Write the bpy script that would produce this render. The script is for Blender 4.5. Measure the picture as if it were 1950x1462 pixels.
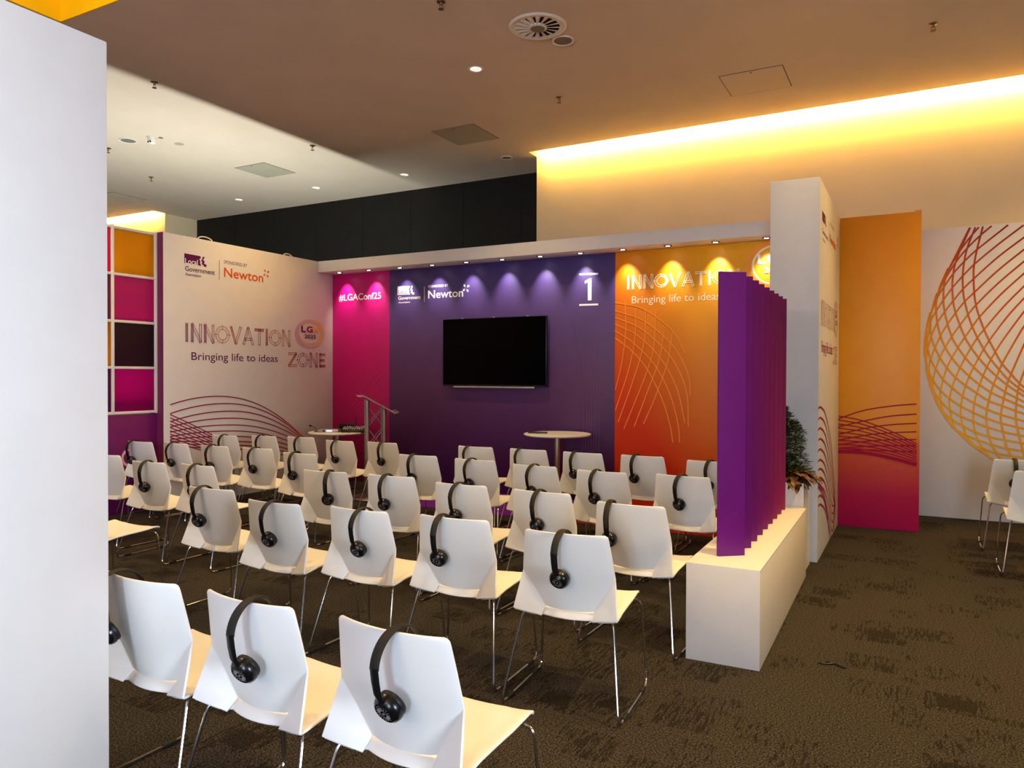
import bpy, bmesh, math, random
from mathutils import Vector, Matrix
import numpy as np

# ------------------------------------------------------------------ camera, world, exposure
for o in list(bpy.data.objects):
    bpy.data.objects.remove(o)
S = bpy.context.scene
COL = S.collection
YAW, PITCH, ROLL, FPX = math.radians(28.43039), math.radians(.66696), math.radians(.16571), 1427.131
CAM = Vector((0, 0, 1.5))
_f = Vector((-math.sin(YAW) * math.cos(PITCH), math.cos(YAW) * math.cos(PITCH), -math.sin(PITCH)))
_r = Vector((math.cos(YAW), math.sin(YAW), 0)); _u = _r.cross(_f)
RIGHT = math.cos(ROLL) * _r + math.sin(ROLL) * _u
UP = -math.sin(ROLL) * _r + math.cos(ROLL) * _u
FWD = _f
cd = bpy.data.cameras.new('camera'); cam = bpy.data.objects.new('camera', cd); COL.objects.link(cam)
cd.sensor_fit = 'HORIZONTAL'; cd.sensor_width = 36.0; cd.lens = FPX / 1950 * 36.0
cd.clip_start = .05; cd.clip_end = 100
m = Matrix((( RIGHT.x, UP.x, -FWD.x, 0), (RIGHT.y, UP.y, -FWD.y, 0), (RIGHT.z, UP.z, -FWD.z, 1.5), (0, 0, 0, 1)))
cam.matrix_world = m
S.camera = cam
S.view_settings.view_transform = 'Standard'; S.view_settings.look = 'None'
S.view_settings.exposure = 0.0; S.view_settings.gamma = 1.0; S.view_settings.use_curve_mapping = False

W = bpy.data.worlds.new('world'); S.world = W; W.use_nodes = True
W.node_tree.nodes['Background'].inputs[0].default_value = (.75, .85, 1.0, 1)
W.node_tree.nodes['Background'].inputs[1].default_value = .13

def lamp(name, kind, loc, aim, power, col, **kw):
    d = bpy.data.lights.new(name, kind); d.energy = power; d.color = col
    for k, v in kw.items(): setattr(d, k, v)
    o = bpy.data.objects.new(name, d); COL.objects.link(o); o.location = loc
    o.rotation_euler = (Vector(aim) - Vector(loc)).to_track_quat('-Z', 'Y').to_euler()
    return o
DAY = (.74, .87, 1.0); WARM = (1.0, .66, .23); AMBER = (1.0, .60, .10)
# daylight through the glazed front of the hall, behind and to the right of the viewpoint; then two added fills
lamp('daylight_window', 'AREA', (1.65, -8.0, 2.0), (-2.0, 3.2, .8), 410, (.60, .80, 1.0), shape='RECTANGLE', size=1.2, size_y=2.6)
lamp('partition_side_fill', 'AREA', (5.9, -1.0, 1.9), (-2.385, 1.2, 1.45), 37, (.76, .87, 1.0), shape='RECTANGLE', size=1.6, size_y=2.2, spread=math.radians(40))  # added cool fill that brightens the white foreground partition, no known window there
lamp('ceiling_bounce_fill', 'AREA', (-2.0, -4.0, 2.7), (-2.2, -1.0, 7.0), 290, (1.0, .80, .64), shape='RECTANGLE', size=4.0, size_y=1.6)  # added warm uplight standing in for bounced light on the ceiling
# uplighting behind the colour-grid wall on the left
bl = lamp('backlight_left', 'AREA', (-7.92, 6.7, 1.1), (-8.6, 6.7, 4.6), 165, (.92, 1.0, .90), shape='RECTANGLE', size=.2, size_y=3.6)
_zz = -Vector((-.68, 0, 3.5)).normalized(); _x = Vector((0, 1, 0)).cross(_zz)
bl.rotation_euler = Matrix((( _x.x, 0, _zz.x), (_x.y, 1, _zz.y), (_x.z, 0, _zz.z))).to_euler()      # long side parallel to the booth wall
# linear lamps in the two ceiling coves, and the lamp of the yellow ceiling recess
lamp('cove_lamp_right', 'AREA', (.6, 9.42, 4.74), (.6, 9.60, 4.63), 520, AMBER, spread=math.radians(110), shape='RECTANGLE', size=10.6, size_y=.05)
lamp('cove_lamp_right_fill', 'AREA', (.6, 9.40, 4.76), (.6, 9.60, 4.50), 60, AMBER, shape='RECTANGLE', size=10.6, size_y=.05)
lamp('cove_lamp_left', 'AREA', (-17.0, 9.42, 4.74), (-17.0, 9.60, 4.63), 330, AMBER, spread=math.radians(110), shape='RECTANGLE', size=8.3, size_y=.05)
lamp('recess_lamp', 'AREA', (-5.6, 2.6, 5.27), (-5.6, 2.6, 0), 22, (1.0, .95, .84), shape='RECTANGLE', size=1.2, size_y=1.6)
# recessed ceiling downlights (outside the picture above the seats)
for x, y in ((-6.6, 1.7), (-6.6, 4.0), (-6.6, 6.52), (-4.0, 1.7), (-4.0, 4.0), (-4.0, 6.52), (-.7, 2.25), (-.7, 4.0), (-.7, 6.52)):
    lamp('downlight_beam', 'SPOT', (x, y, 4.56), (x, y, 0), 165 if x < -6 else 240, WARM, spot_size=math.radians(72 if x > -1 else 102), spot_blend=.9, shadow_soft_size=.05)
for x, y in ((1.2, 3.4), (2.3, 7.2)):
    lamp('downlight_beam', 'SPOT', (x, y, 4.56), (x, y, 0), 560 if y < 5 else 400, WARM, spot_size=math.radians(100 if y < 5 else 140), spot_blend=.7, shadow_soft_size=.05)
for x in (-7.01, -8.79, -10.61):
    lamp('downlight_beam', 'SPOT', (x, 9.41, 4.56), (x, 9.41, 0), 50, WARM, spot_size=math.radians(70), spot_blend=.7, shadow_soft_size=.04)
SOFFIT_X = [-7.13 + .522 * i for i in range(12)]
for x in SOFFIT_X:
    lamp('soffit_beam', 'SPOT', (x, 8.085, 2.912), (x, 8.285, 2.40), 26, (1.0, .88, .74), spot_size=math.radians(66), spot_blend=.95, shadow_soft_size=.015)

# ------------------------------------------------------------------ pixel helpers (points on known planes of the place)
def ray(u, v): return RIGHT * ((u - 975) / FPX) + UP * (-(v - 731) / FPX) + FWD
def onz(u, v, z): d = ray(u, v); return CAM + d * ((z - 1.5) / d.z)
def ony(u, v, y): d = ray(u, v); return CAM + d * (y / d.y)
def onx(u, v, x): d = ray(u, v); return CAM + d * (x / d.x)

# ------------------------------------------------------------------ materials
def lin(c):
    return tuple(((x / 255) / 12.92 if x / 255 <= .04045 else ((x / 255 + .055) / 1.055) ** 2.4) for x in c) + (1,)
class N:
    def __init__(s, name):
        s.m = bpy.data.materials.new(name); s.m.use_nodes = True; s.t = s.m.node_tree
        s.b = s.t.nodes['Principled BSDF']; s.out = s.t.nodes['Material Output']
    def n(s, typ, **kw):
        x = s.t.nodes.new(typ)
        for k, v in kw.items(): setattr(x, k, v)
        return x
    def l(s, a, b): s.t.links.new(a, b)
    def coord(s, scale=(1, 1, 1), kind='Object'):
        tc = s.n('ShaderNodeTexCoord'); mp = s.n('ShaderNodeMapping'); mp.inputs['Scale'].default_value = scale
        s.l(tc.outputs[kind], mp.inputs[0]); return mp.outputs[0]
    def noise(s, vec, scale, detail=3, rough=.55):
        x = s.n('ShaderNodeTexNoise'); x.inputs['Scale'].default_value = scale; x.inputs['Detail'].default_value = detail
        x.inputs['Roughness'].default_value = rough
        if vec: s.l(vec, x.inputs['Vector'])
        return x.outputs['Fac']
    def ramp(s, fac, stops, interp='LINEAR'):
        r = s.n('ShaderNodeValToRGB'); r.color_ramp.interpolation = interp; e = r.color_ramp.elements
        while len(e) < len(stops): e.new(.5)
        for k, (p, c) in enumerate(stops): e[k].position = p; e[k].color = c
        s.l(fac, r.inputs[0]); return r.outputs[0]
    def math(s, op, a, b=None, c=None, clamp=False):
        x = s.n('ShaderNodeMath', operation=op); x.use_clamp = clamp
        for i, v in enumerate((a, b, c)):
            if v is None: continue
            if isinstance(v, (int, float)): x.inputs[i].default_value = v
            else: s.l(v, x.inputs[i])
        return x.outputs[0]
    def mix(s, fac, a, b, mode='MIX'):
        x = s.n('ShaderNodeMix', data_type='RGBA', blend_type=mode)
        for i, v in ((0, fac), (6, a), (7, b)):
            if isinstance(v, (int, float)): x.inputs[i].default_value = v
            elif isinstance(v, tuple): x.inputs[i].default_value = v
            else: s.l(v, x.inputs[i])
        return x.outputs[2]
    def xyz(s, kind='Object'):
        tc = s.n('ShaderNodeTexCoord'); x = s.n('ShaderNodeSeparateXYZ'); s.l(tc.outputs[kind], x.inputs[0]); return x.outputs
    def bump(s, h, strength=.1, dist=.01):
        x = s.n('ShaderNodeBump'); x.inputs['Strength'].default_value = strength; x.inputs['Distance'].default_value = dist
        s.l(h, x.inputs['Height']); s.l(x.outputs[0], s.b.inputs['Normal'])
def pbr(name, rgb, rough=.5, metal=0., spec=.5, var=.05, scale=6., coat=0.):
    q = N(name); c = lin(rgb); v = q.coord()
    f = q.noise(v, scale)
    a = tuple(x * (1 - var) for x in c[:3]) + (1,); b = tuple(min(1, x * (1 + var)) for x in c[:3]) + (1,)
    q.l(q.ramp(f, [(.35, a), (.65, b)]), q.b.inputs['Base Color'])
    q.b.inputs['Roughness'].default_value = rough; q.b.inputs['Metallic'].default_value = metal
    q.b.inputs['Specular IOR Level'].default_value = spec; q.b.inputs['Coat Weight'].default_value = coat
    return q.m
def glow(name, col, s):
    q = N(name); q.b.inputs['Base Color'].default_value = col + (1,); q.b.inputs['Emission Color'].default_value = col + (1,)
    q.b.inputs['Emission Strength'].default_value = s; return q.m
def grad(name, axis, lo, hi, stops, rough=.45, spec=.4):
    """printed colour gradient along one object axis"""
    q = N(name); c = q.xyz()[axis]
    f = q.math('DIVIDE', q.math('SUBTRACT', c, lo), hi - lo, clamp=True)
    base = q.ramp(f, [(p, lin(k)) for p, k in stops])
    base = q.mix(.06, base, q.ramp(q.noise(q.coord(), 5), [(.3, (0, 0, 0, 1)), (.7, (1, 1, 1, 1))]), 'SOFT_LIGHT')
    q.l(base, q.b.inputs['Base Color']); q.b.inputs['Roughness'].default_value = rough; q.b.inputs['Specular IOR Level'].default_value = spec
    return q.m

M = {}
M['white_wall'] = pbr('white_laminate', (224, 219, 218), .5, spec=.3, var=.015)
M['plaster'] = pbr('ceiling_plaster', (222, 204, 188), .9, spec=.1, var=.02, scale=2)
M['room_paint'] = pbr('wall_paint', (228, 210, 176), .85, spec=.15, var=.02, scale=2)
M['black_panel'] = pbr('black_wall_panel', (27, 26, 23), .6, spec=.25, var=.1)
M['yellow_paint'] = pbr('yellow_paint', (250, 196, 0), .7, spec=.2, var=.02)
M['shell'] = pbr('white_polypropylene', (236, 236, 236), .42, spec=.42, var=.01)
M['chrome'] = pbr('chrome', (205, 203, 200), .14, 1.0, var=.02)
M['alu'] = pbr('brushed_aluminium', (176, 172, 168), .32, 1.0, var=.06, scale=30)
M['black_plastic'] = pbr('black_plastic', (16, 16, 17), .32, spec=.5, var=.1)
M['black_gloss'] = pbr('black_gloss_plastic', (10, 10, 12), .25, spec=.5, var=.05)
M['band_pad'] = pbr('soft_headband_padding', (24, 22, 20), .6, spec=.35, var=.15, scale=60)
M['ear_foam'] = pbr('ear_pad_leatherette', (12, 12, 15), .5, spec=.4, var=.1)
M['rubber'] = pbr('black_rubber', (14, 13, 13), .7, var=.1)
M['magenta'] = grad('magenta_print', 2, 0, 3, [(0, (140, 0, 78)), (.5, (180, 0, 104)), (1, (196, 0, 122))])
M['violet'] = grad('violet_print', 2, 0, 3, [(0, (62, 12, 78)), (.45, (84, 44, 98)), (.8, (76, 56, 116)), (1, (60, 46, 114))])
M['purple_wall'] = pbr('purple_print', (104, 4, 96), .5, var=.03)
M['purple_edge'] = pbr('plum_edging', (112, 34, 88), .5, var=.03)
M['purple_carpet'] = pbr('purple_carpet', (104, 32, 150), .95, spec=.1, var=.2, scale=150)
M['red_carpet'] = pbr('rust_red_carpet', (140, 40, 20), .95, spec=.1, var=.2, scale=150)
M['frame_white'] = pbr('white_frame_paint', (235, 228, 222), .4, var=.02)
M['maroon_ink'] = pbr('maroon_ink', (158, 6, 58), .7, spec=.15, var=.02)
M['plum_ink'] = pbr('plum_ink', (96, 18, 82), .7, spec=.15, var=.02)
M['grey_ink'] = pbr('grey_ink', (84, 66, 84), .7, spec=.15, var=.02)
M['orange_ink'] = pbr('orange_ink', (224, 88, 20), .7, spec=.15, var=.02)
M['white_ink'] = pbr('white_ink', (252, 248, 250), .5, var=.01)
M['cream_ink'] = pbr('cream_ink', (255, 238, 196), .5, var=.01)
M['faint_orange'] = pbr('light_orange_ink', (246, 150, 40), .5, var=.01)
M['faint_magenta'] = pbr('light_magenta_ink', (204, 30, 130), .5, var=.01)
M['faint_violet'] = pbr('light_violet_ink', (104, 66, 120), .5, var=.01)
M['amber_ink'] = pbr('amber_ink', (250, 176, 30), .7, spec=.15, var=.02)
M['pale_ring'] = pbr('lilac_ink', (206, 170, 196), .5, var=.02)
M['gold_ring'] = pbr('gold_ink', (232, 190, 130), .5, var=.02)
M['table_white'] = pbr('white_table_laminate', (240, 236, 226), .35, var=.01)
M['planter'] = pbr('white_planter_lacquer', (226, 222, 224), .3, var=.02)
M['soil'] = pbr('potting_soil', (40, 28, 20), .95, var=.3, scale=60)
M['bark'] = pbr('bark', (70, 52, 36), .9, var=.2, scale=40)
M['access'] = pbr('access_panel_paint', (176, 168, 150), .8, var=.02)
M['grey_grille'] = pbr('grey_speaker_mesh', (128, 118, 106), .8, var=.15, scale=200)
M['dark_gap'] = pbr('dark_recess', (18, 15, 13), .8)
M['brass'] = pbr('brass_sprinkler', (120, 96, 70), .4, .7)
M['lamp_on'] = glow('lit_lamp', (1.0, .93, .8), 1.6)
M['lamp_led'] = glow('lit_led', (1.0, .95, .88), 14)
M['silver'] = pbr('silver_plastic', (176, 174, 180), .35, .6)
M['display'] = glow('lit_display', (.55, .75, 1.0), .8)
M['paper'] = pbr('paper', (240, 236, 228), .8)
M['fin'] = grad('fin_print', 1, 0, 1.75, [(0, (104, 18, 138)), (.35, (104, 18, 112)), (.7, (118, 24, 92)), (1, (142, 36, 88))], .38)
M['tv_screen'] = pbr('tv_screen_glass', (3, 3, 3), .16, spec=.05, var=0)

def carpet():
    q = N('carpet_tiles'); v = q.coord()
    sp = q.noise(v, 125, 2, .85)
    base = q.ramp(sp, [(.38, lin((24, 20, 17))), (.5, lin((66, 57, 46))), (.63, lin((120, 106, 86)))])
    tone = q.noise(v, .55, 2)
    base = q.mix(.55, base, q.ramp(tone, [(.35, lin((150, 132, 118))), (.65, lin((138, 142, 128)))]), 'MULTIPLY')
    base = q.mix(1.0, base, (.86, .99, 1.36, 1), 'MULTIPLY')
    def patches(sx, sy, sc, seed):
        mp = q.n('ShaderNodeMapping'); mp.inputs['Location'].default_value = (seed, seed * 1.7, 0)
        q.l(v, mp.inputs[0])
        vo = q.n('ShaderNodeTexVoronoi', feature='F1', distance='CHEBYCHEV'); vo.inputs['Scale'].default_value = sc; vo.inputs['Randomness'].default_value = .75
        mm = q.n('ShaderNodeMapping'); mm.inputs['Scale'].default_value = (sx, sy, 1); q.l(mp.outputs[0], mm.inputs[0]); q.l(mm.outputs[0], vo.inputs['Vector'])
        sep = q.n('ShaderNodeSeparateColor'); q.l(vo.outputs['Color'], sep.inputs[0])
        return sep.outputs[0], vo.outputs['Distance']
    r, d = patches(1, 1.15, 3.1, 3.3)
    cell = q.math('GREATER_THAN', r, .5)
    inside = q.math('LESS_THAN', d, .40)
    ms = q.n('ShaderNodeMapping'); ms.inputs['Scale'].default_value = (75, 9, 1); q.l(v, ms.inputs[0])
    st = q.noise(ms.outputs[0], 1.0, 2, .6)
    streak = q.math('GREATER_THAN', st, .5)
    solid = q.math('LESS_THAN', d, q.math('MULTIPLY', r, .24))
    mask = q.math('MULTIPLY', q.math('MULTIPLY', cell, inside), q.math('MAXIMUM', streak, solid))
    r2, d2 = patches(1.3, 1, 4.3, 9.1)
    mask2 = q.math('MULTIPLY', q.math('MULTIPLY', q.math('GREATER_THAN', r2, .62), q.math('LESS_THAN', d2, .45)), q.math('GREATER_THAN', st, .56))
    mk_ = q.math('MULTIPLY', q.math('MAXIMUM', mask, mask2), .85)
    dark = q.mix(1.0, base, (.32, .30, .30, 1), 'MULTIPLY')
    q.l(q.mix(mk_, base, dark), q.b.inputs['Base Color'])
    q.b.inputs['Roughness'].default_value = .96; q.b.inputs['Specular IOR Level'].default_value = .12
    q.bump(sp, .6, .004); return q.m
M['carpet'] = carpet()
def orange_print():
    q = N('orange_print'); o = q.xyz()
    f = q.math('ADD', q.math('MULTIPLY', o[0], .30), q.math('MULTIPLY', o[2], .22), clamp=True)
    c = q.ramp(f, [(.0, lin((214, 56, 12))), (.3, lin((220, 120, 0))), (.6, lin((236, 164, 0))), (1, lin((246, 178, 0)))])
    q.l(c, q.b.inputs['Base Color']); q.b.inputs['Roughness'].default_value = .45; return q.m
M['orange'] = orange_print()
M['divider'] = grad('orange_magenta_print', 2, 0, 3.1, [(0, (190, 0, 82)), (.1, (196, 16, 74)), (.27, (214, 92, 26)), (.30, (222, 140, 0)), (.6, (226, 148, 0)), (1, (226, 136, 0))])
def net_ink():
    q = N('net_ink'); o = q.xyz()
    f = q.math('ADD', q.math('MULTIPLY', q.math('ADD', o[0], 1.35), .28), q.math('MULTIPLY', o[2], .24), clamp=True)
    q.b.inputs['Specular IOR Level'].default_value = .15; q.b.inputs['Roughness'].default_value = .7
    q.l(q.ramp(f, [(.25, lin((252, 190, 40))), (.5, lin((236, 160, 30))), (.72, lin((196, 84, 30))), (.95, lin((146, 34, 40)))]), q.b.inputs['Base Color'])
    return q.m
M['net_ink'] = net_ink()
def arc_ink():
    q = N('arc_ink'); o = q.xyz()
    f = q.math('MULTIPLY', q.math('SUBTRACT', o[1], .0), 1.3, clamp=True)
    q.l(q.ramp(f, [(0, lin((142, 8, 58))), (.5, lin((160, 20, 50))), (1, lin((226, 90, 30)))]), q.b.inputs['Base Color'])
    return q.m
M['arc_ink'] = arc_ink()
def sketch_ink():
    q = N('sketch_ink'); o = q.xyz()
    f = q.math('FRACT', q.math('MULTIPLY', q.math('ADD', o[1], q.math('MULTIPLY', o[2], .6)), 1.15))
    q.l(q.ramp(f, [(0, lin((110, 30, 84))), (.4, lin((150, 40, 70))), (.7, lin((206, 120, 60))), (1, lin((120, 30, 80)))]), q.b.inputs['Base Color'])
    return q.m
M['sketch_ink'] = sketch_ink()
def pane(name, rgb, tr=.6):
    q = N(name); c = lin(rgb)
    nz = q.ramp(q.noise(q.coord(), 1.6, 1), [(.3, tuple(x * .8 for x in c[:3]) + (1,)), (.7, c)])
    q.l(nz, q.b.inputs['Base Color']); q.b.inputs['Roughness'].default_value = .3
    t = q.n('ShaderNodeBsdfTranslucent'); q.l(nz, t.inputs[0])
    mx = q.n('ShaderNodeMixShader'); mx.inputs[0].default_value = tr
    q.l(q.b.outputs[0], mx.inputs[1]); q.l(t.outputs[0], mx.inputs[2]); q.l(mx.outputs[0], q.out.inputs[0]); return q.m
def leaf(name, c1, c2, c3):
    q = N(name); f = q.noise(q.coord(), 22, 2)
    q.l(q.ramp(f, [(.35, lin(c1)), (.52, lin(c2)), (.66, lin(c3))]), q.b.inputs['Base Color'])
    q.b.inputs['Roughness'].default_value = .45; return q.m
M['shrub'] = leaf('shrub_leaf', (28, 44, 16), (48, 66, 26), (84, 92, 44))
M['croton'] = leaf('croton_leaf', (52, 14, 18), (96, 40, 22), (120, 110, 36))
M['fern'] = leaf('green_leaf', (30, 60, 18), (60, 100, 32), (130, 130, 50))

# ------------------------------------------------------------------ mesh builder
class B:
    def __init__(s): s.v = []; s.f = []
    def add(s, vs, fs):
        n = len(s.v); s.v += [tuple(p) for p in vs]; s.f += [tuple(i + n for i in f) for f in fs]; return s
    def box(s, lo, hi, rz=0, piv=None):
        x0, y0, z0 = lo; x1, y1, z1 = hi
        vs = [(x, y, z) for z in (z0, z1) for x, y in ((x0, y0), (x1, y0), (x1, y1), (x0, y1))]
        if rz:
            px, py = piv or ((x0 + x1) / 2, (y0 + y1) / 2); c, n = math.cos(rz), math.sin(rz)
            vs = [(px + (x - px) * c - (y - py) * n, py + (x - px) * n + (y - py) * c, z) for x, y, z in vs]
        return s.add(vs, [(0, 3, 2, 1), (4, 5, 6, 7), (0, 1, 5, 4), (1, 2, 6, 5), (2, 3, 7, 6), (3, 0, 4, 7)])
    def tube(s, path, r, n=8, cap=True, flat=None, up=None):
        P = [Vector(p) for p in path]; rings = []; prev = None
        for i, p in enumerate(P):
            t = (P[min(i + 1, len(P) - 1)] - P[max(i - 1, 0)]).normalized()
            if prev is None:
                a = Vector(up) if up else (Vector((0, 0, 1)) if abs(t.z) < .9 else Vector((1, 0, 0)))
                a = (a - t * a.dot(t)).normalized()
            else: a = (prev - t * prev.dot(t)).normalized()
            prev = a; b = t.cross(a); rr = r[i] if isinstance(r, (list, tuple)) else r
            ra, rb = (rr, rr) if flat is None else (rr * flat[0], rr * flat[1])
            rings.append([p + a * (math.cos(k * 2 * math.pi / n) * ra) + b * (math.sin(k * 2 * math.pi / n) * rb) for k in range(n)])
        vs = [q for ring in rings for q in ring]; fs = []
        for i in range(len(P) - 1):
            for k in range(n): fs.append((i * n + k, i * n + (k + 1) % n, (i + 1) * n + (k + 1) % n, (i + 1) * n + k))
        if cap: fs += [tuple(range(n))[::-1], tuple((len(P) - 1) * n + k for k in range(n))]
        return s.add(vs, fs)
    def lathe(s, prof, c=(0, 0, 0), n=32, ax=None, loop=False):
        """prof = [(r, h)], around ax (default z) through c"""
        A = Vector(ax or (0, 0, 1)).normalized(); X = A.orthogonal().normalized(); Y = A.cross(X); c = Vector(c); vs = []; fs = []
        for r, h in prof:
            for k in range(n):
                a = 2 * math.pi * k / n; vs.append(c + A * h + X * (math.cos(a) * r) + Y * (math.sin(a) * r))
        N_ = len(prof)
        for i in range(N_ if loop else N_ - 1):
            j = (i + 1) % N_
            for k in range(n): fs.append((i * n + k, i * n + (k + 1) % n, j * n + (k + 1) % n, j * n + k))
        if not loop: fs += [tuple(range(n))[::-1], tuple((N_ - 1) * n + k for k in range(n))]
        return s.add(vs, fs)
    def prism(s, poly, off):
        n = len(poly); off = Vector(off); p = [Vector(q) for q in poly]
        return s.add(p + [q + off for q in p], [tuple(range(n))[::-1], tuple(range(n, 2 * n))] + [(i, (i + 1) % n, n + (i + 1) % n, n + i) for i in range(n)])
    def make(s, name, mat, parent=None, smooth=False, loc=(0, 0, 0), bevel=0, seg=2, solid=0, ang=35, offset=0., subsurf=0, fix=True):
        me = bpy.data.meshes.new(name); L = Vector(loc)
        me.from_pydata([Vector(v) - L for v in s.v], [], s.f); me.validate()
        if fix:
            bm = bmesh.new(); bm.from_mesh(me); bmesh.ops.recalc_face_normals(bm, faces=bm.faces); bm.to_mesh(me); bm.free()
        me.materials.append(mat); o = bpy.data.objects.new(name, me); COL.objects.link(o)
        if parent: o.parent = parent
        o.location = L if not parent else L
        if smooth: me.shade_smooth()
        if solid or bevel or subsurf:
            if subsurf: x = o.modifiers.new('s', 'SUBSURF'); x.levels = x.render_levels = subsurf
            if solid: x = o.modifiers.new('t', 'SOLIDIFY'); x.thickness = solid; x.offset = offset
            if bevel:
                x = o.modifiers.new('b', 'BEVEL'); x.width = bevel; x.segments = seg; x.limit_method = 'ANGLE'; x.angle_limit = math.radians(ang)
            dg = bpy.context.evaluated_depsgraph_get(); nm = bpy.data.meshes.new_from_object(o.evaluated_get(dg))
            o.modifiers.clear(); o.data = nm; bpy.data.meshes.remove(me); nm.name = name
            if smooth or bevel:
                nm.shade_smooth(); nm.set_sharp_from_angle(angle=math.radians(40))
        elif smooth: me.set_sharp_from_angle(angle=math.radians(40))
        return o
def tag(o, label, cat, group=None, kind=None):
    o['label'] = label; o['category'] = cat
    if group: o['group'] = group
    if kind: o['kind'] = kind
    return o
def struct(o): o['kind'] = 'structure'; return o
def thing(name, loc, label, cat, group=None, rz=0):
    o = bpy.data.objects.new(name, None); o.empty_display_size = .1; COL.objects.link(o); o.location = loc; o.rotation_euler = (0, 0, rz)
    return tag(o, label, cat, group)
def rounded(pts, r, n=5):
    P = [Vector(p) for p in pts]; out = [P[0]]
    for i in range(1, len(P) - 1):
        a, b, c = P[i - 1], P[i], P[i + 1]; d1 = (a - b); d2 = (c - b); q = min(r, d1.length * .45, d2.length * .45)
        s0 = b + d1.normalized() * q; s1 = b + d2.normalized() * q
        for k in range(n + 1):
            t = k / n; out.append(s0 * (1 - t) ** 2 + b * 2 * t * (1 - t) + s1 * t * t)
    return out + [P[-1]]
def crom(pts, n=10):
    P = [np.array(p, float) for p in pts]; P = [2 * P[0] - P[1]] + P + [2 * P[-1] - P[-2]]; out = []
    for i in range(1, len(P) - 2):
        for k in range(n):
            t = k / n; a, b, c, d = P[i - 1:i + 3]
            out.append(.5 * (2 * b + (c - a) * t + (2 * a - 5 * b + 4 * c - d) * t * t + (3 * b - a - 3 * c + d) * t ** 3))
    return out + [P[-2]]

# ---- flat print on a wall: plane frame = origin point, right direction, up = z, normal
class Plane:
    def __init__(s, axis, val):
        s.axis, s.val = axis, val
        s.nrm = Vector((1, 0, 0)) if axis == 'x' else Vector((0, -1, 0))
        s.right = Vector((0, 1, 0)) if axis == 'x' else Vector((1, 0, 0))
    def px(s, u, v):
        p = onx(u, v, s.val) if s.axis == 'x' else ony(u, v, s.val)
        return np.array([p.y if s.axis == 'x' else p.x, p.z])
    def w(s, q, lift=.0015):
        return Vector((s.val + lift, q[0], q[1])) if s.axis == 'x' else Vector((q[0], s.val - lift, q[1]))
LC = [0]
def ribbon(b, pl, pts, w, lift=.0015, closed=False):
    LC[0] += 1; lift += (LC[0] % 31) * .00012
    P = [np.array(p, float) for p in pts]; n = len(P); vs = []
    for i in range(n):
        t = (P[(i + 1) % n] - P[i - 1]) if closed else (P[min(i + 1, n - 1)] - P[max(i - 1, 0)])
        L = math.hypot(*t) or 1; nn = np.array([-t[1], t[0]]) / L * w / 2
        vs += [pl.w(P[i] - nn, lift), pl.w(P[i] + nn, lift)]
    fs = [(2 * i, 2 * i + 1, 2 * i + 3, 2 * i + 2) for i in range(n - 1)]
    if closed: fs.append((2 * n - 2, 2 * n - 1, 1, 0))
    b.add(vs, fs)
def poly(b, pl, pts, lift=.0015): b.add([pl.w(p, lift) for p in pts], [tuple(range(len(pts)))])
def disc(b, pl, c, rx, ry, lift, n=40, hole=None):
    out = [(c[0] + rx * math.cos(2 * math.pi * k / n), c[1] + ry * math.sin(2 * math.pi * k / n)) for k in range(n)]
    if hole is None: poly(b, pl, out, lift)
    else:
        inn = [(c[0] + hole[0] + rx * hole[2] * math.cos(2 * math.pi * k / n), c[1] + hole[1] + ry * hole[2] * math.sin(2 * math.pi * k / n)) for k in range(n)]
        b.add([pl.w(p, lift) for p in out] + [pl.w(p, lift) for p in inn], [(k, (k + 1) % n, n + (k + 1) % n, n + k) for k in range(n)])
_tc = {}
def glyphs(txt, bold):
    key = (txt, bold)
    if key not in _tc:
        c = bpy.data.curves.new('t', 'FONT'); c.body = txt; c.size = 1; c.offset = bold; c.resolution_u = 4; c.fill_mode = 'FRONT'
        o = bpy.data.objects.new('t', c); COL.objects.link(o)
        dg = bpy.context.evaluated_depsgraph_get(); me = bpy.data.meshes.new_from_object(o.evaluated_get(dg))
        _tc[key] = (np.array([v.co[:2] for v in me.vertices]), [tuple(p.vertices) for p in me.polygons])
        bpy.data.objects.remove(o); bpy.data.curves.remove(c); bpy.data.meshes.remove(me)
    return _tc[key]
CAP = .0
def text(b, pl, txt, pl_px, pr_px, cap_px=None, bold=0., lift=.0015, cap=None):
    """baseline from pixel pl_px to pr_px; capital height given by the pixel above pl_px, or in metres"""
    V, F = glyphs(txt, bold); A = pl.px(*pl_px); Z = pl.px(*pr_px)
    x0, x1 = V[:, 0].min(), V[:, 0].max(); width = Z[0] - A[0]; z = (A[1] + Z[1]) / 2
    H, _ = glyphs('H', bold); hc = H[:, 1].max()
    ch = cap if cap else abs(pl.px(pl_px[0], cap_px)[1] - A[1])
    b.add([pl.w((A[0] + (x - x0) / (x1 - x0) * width, z + y / hc * ch), lift) for x, y in V], F)

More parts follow.
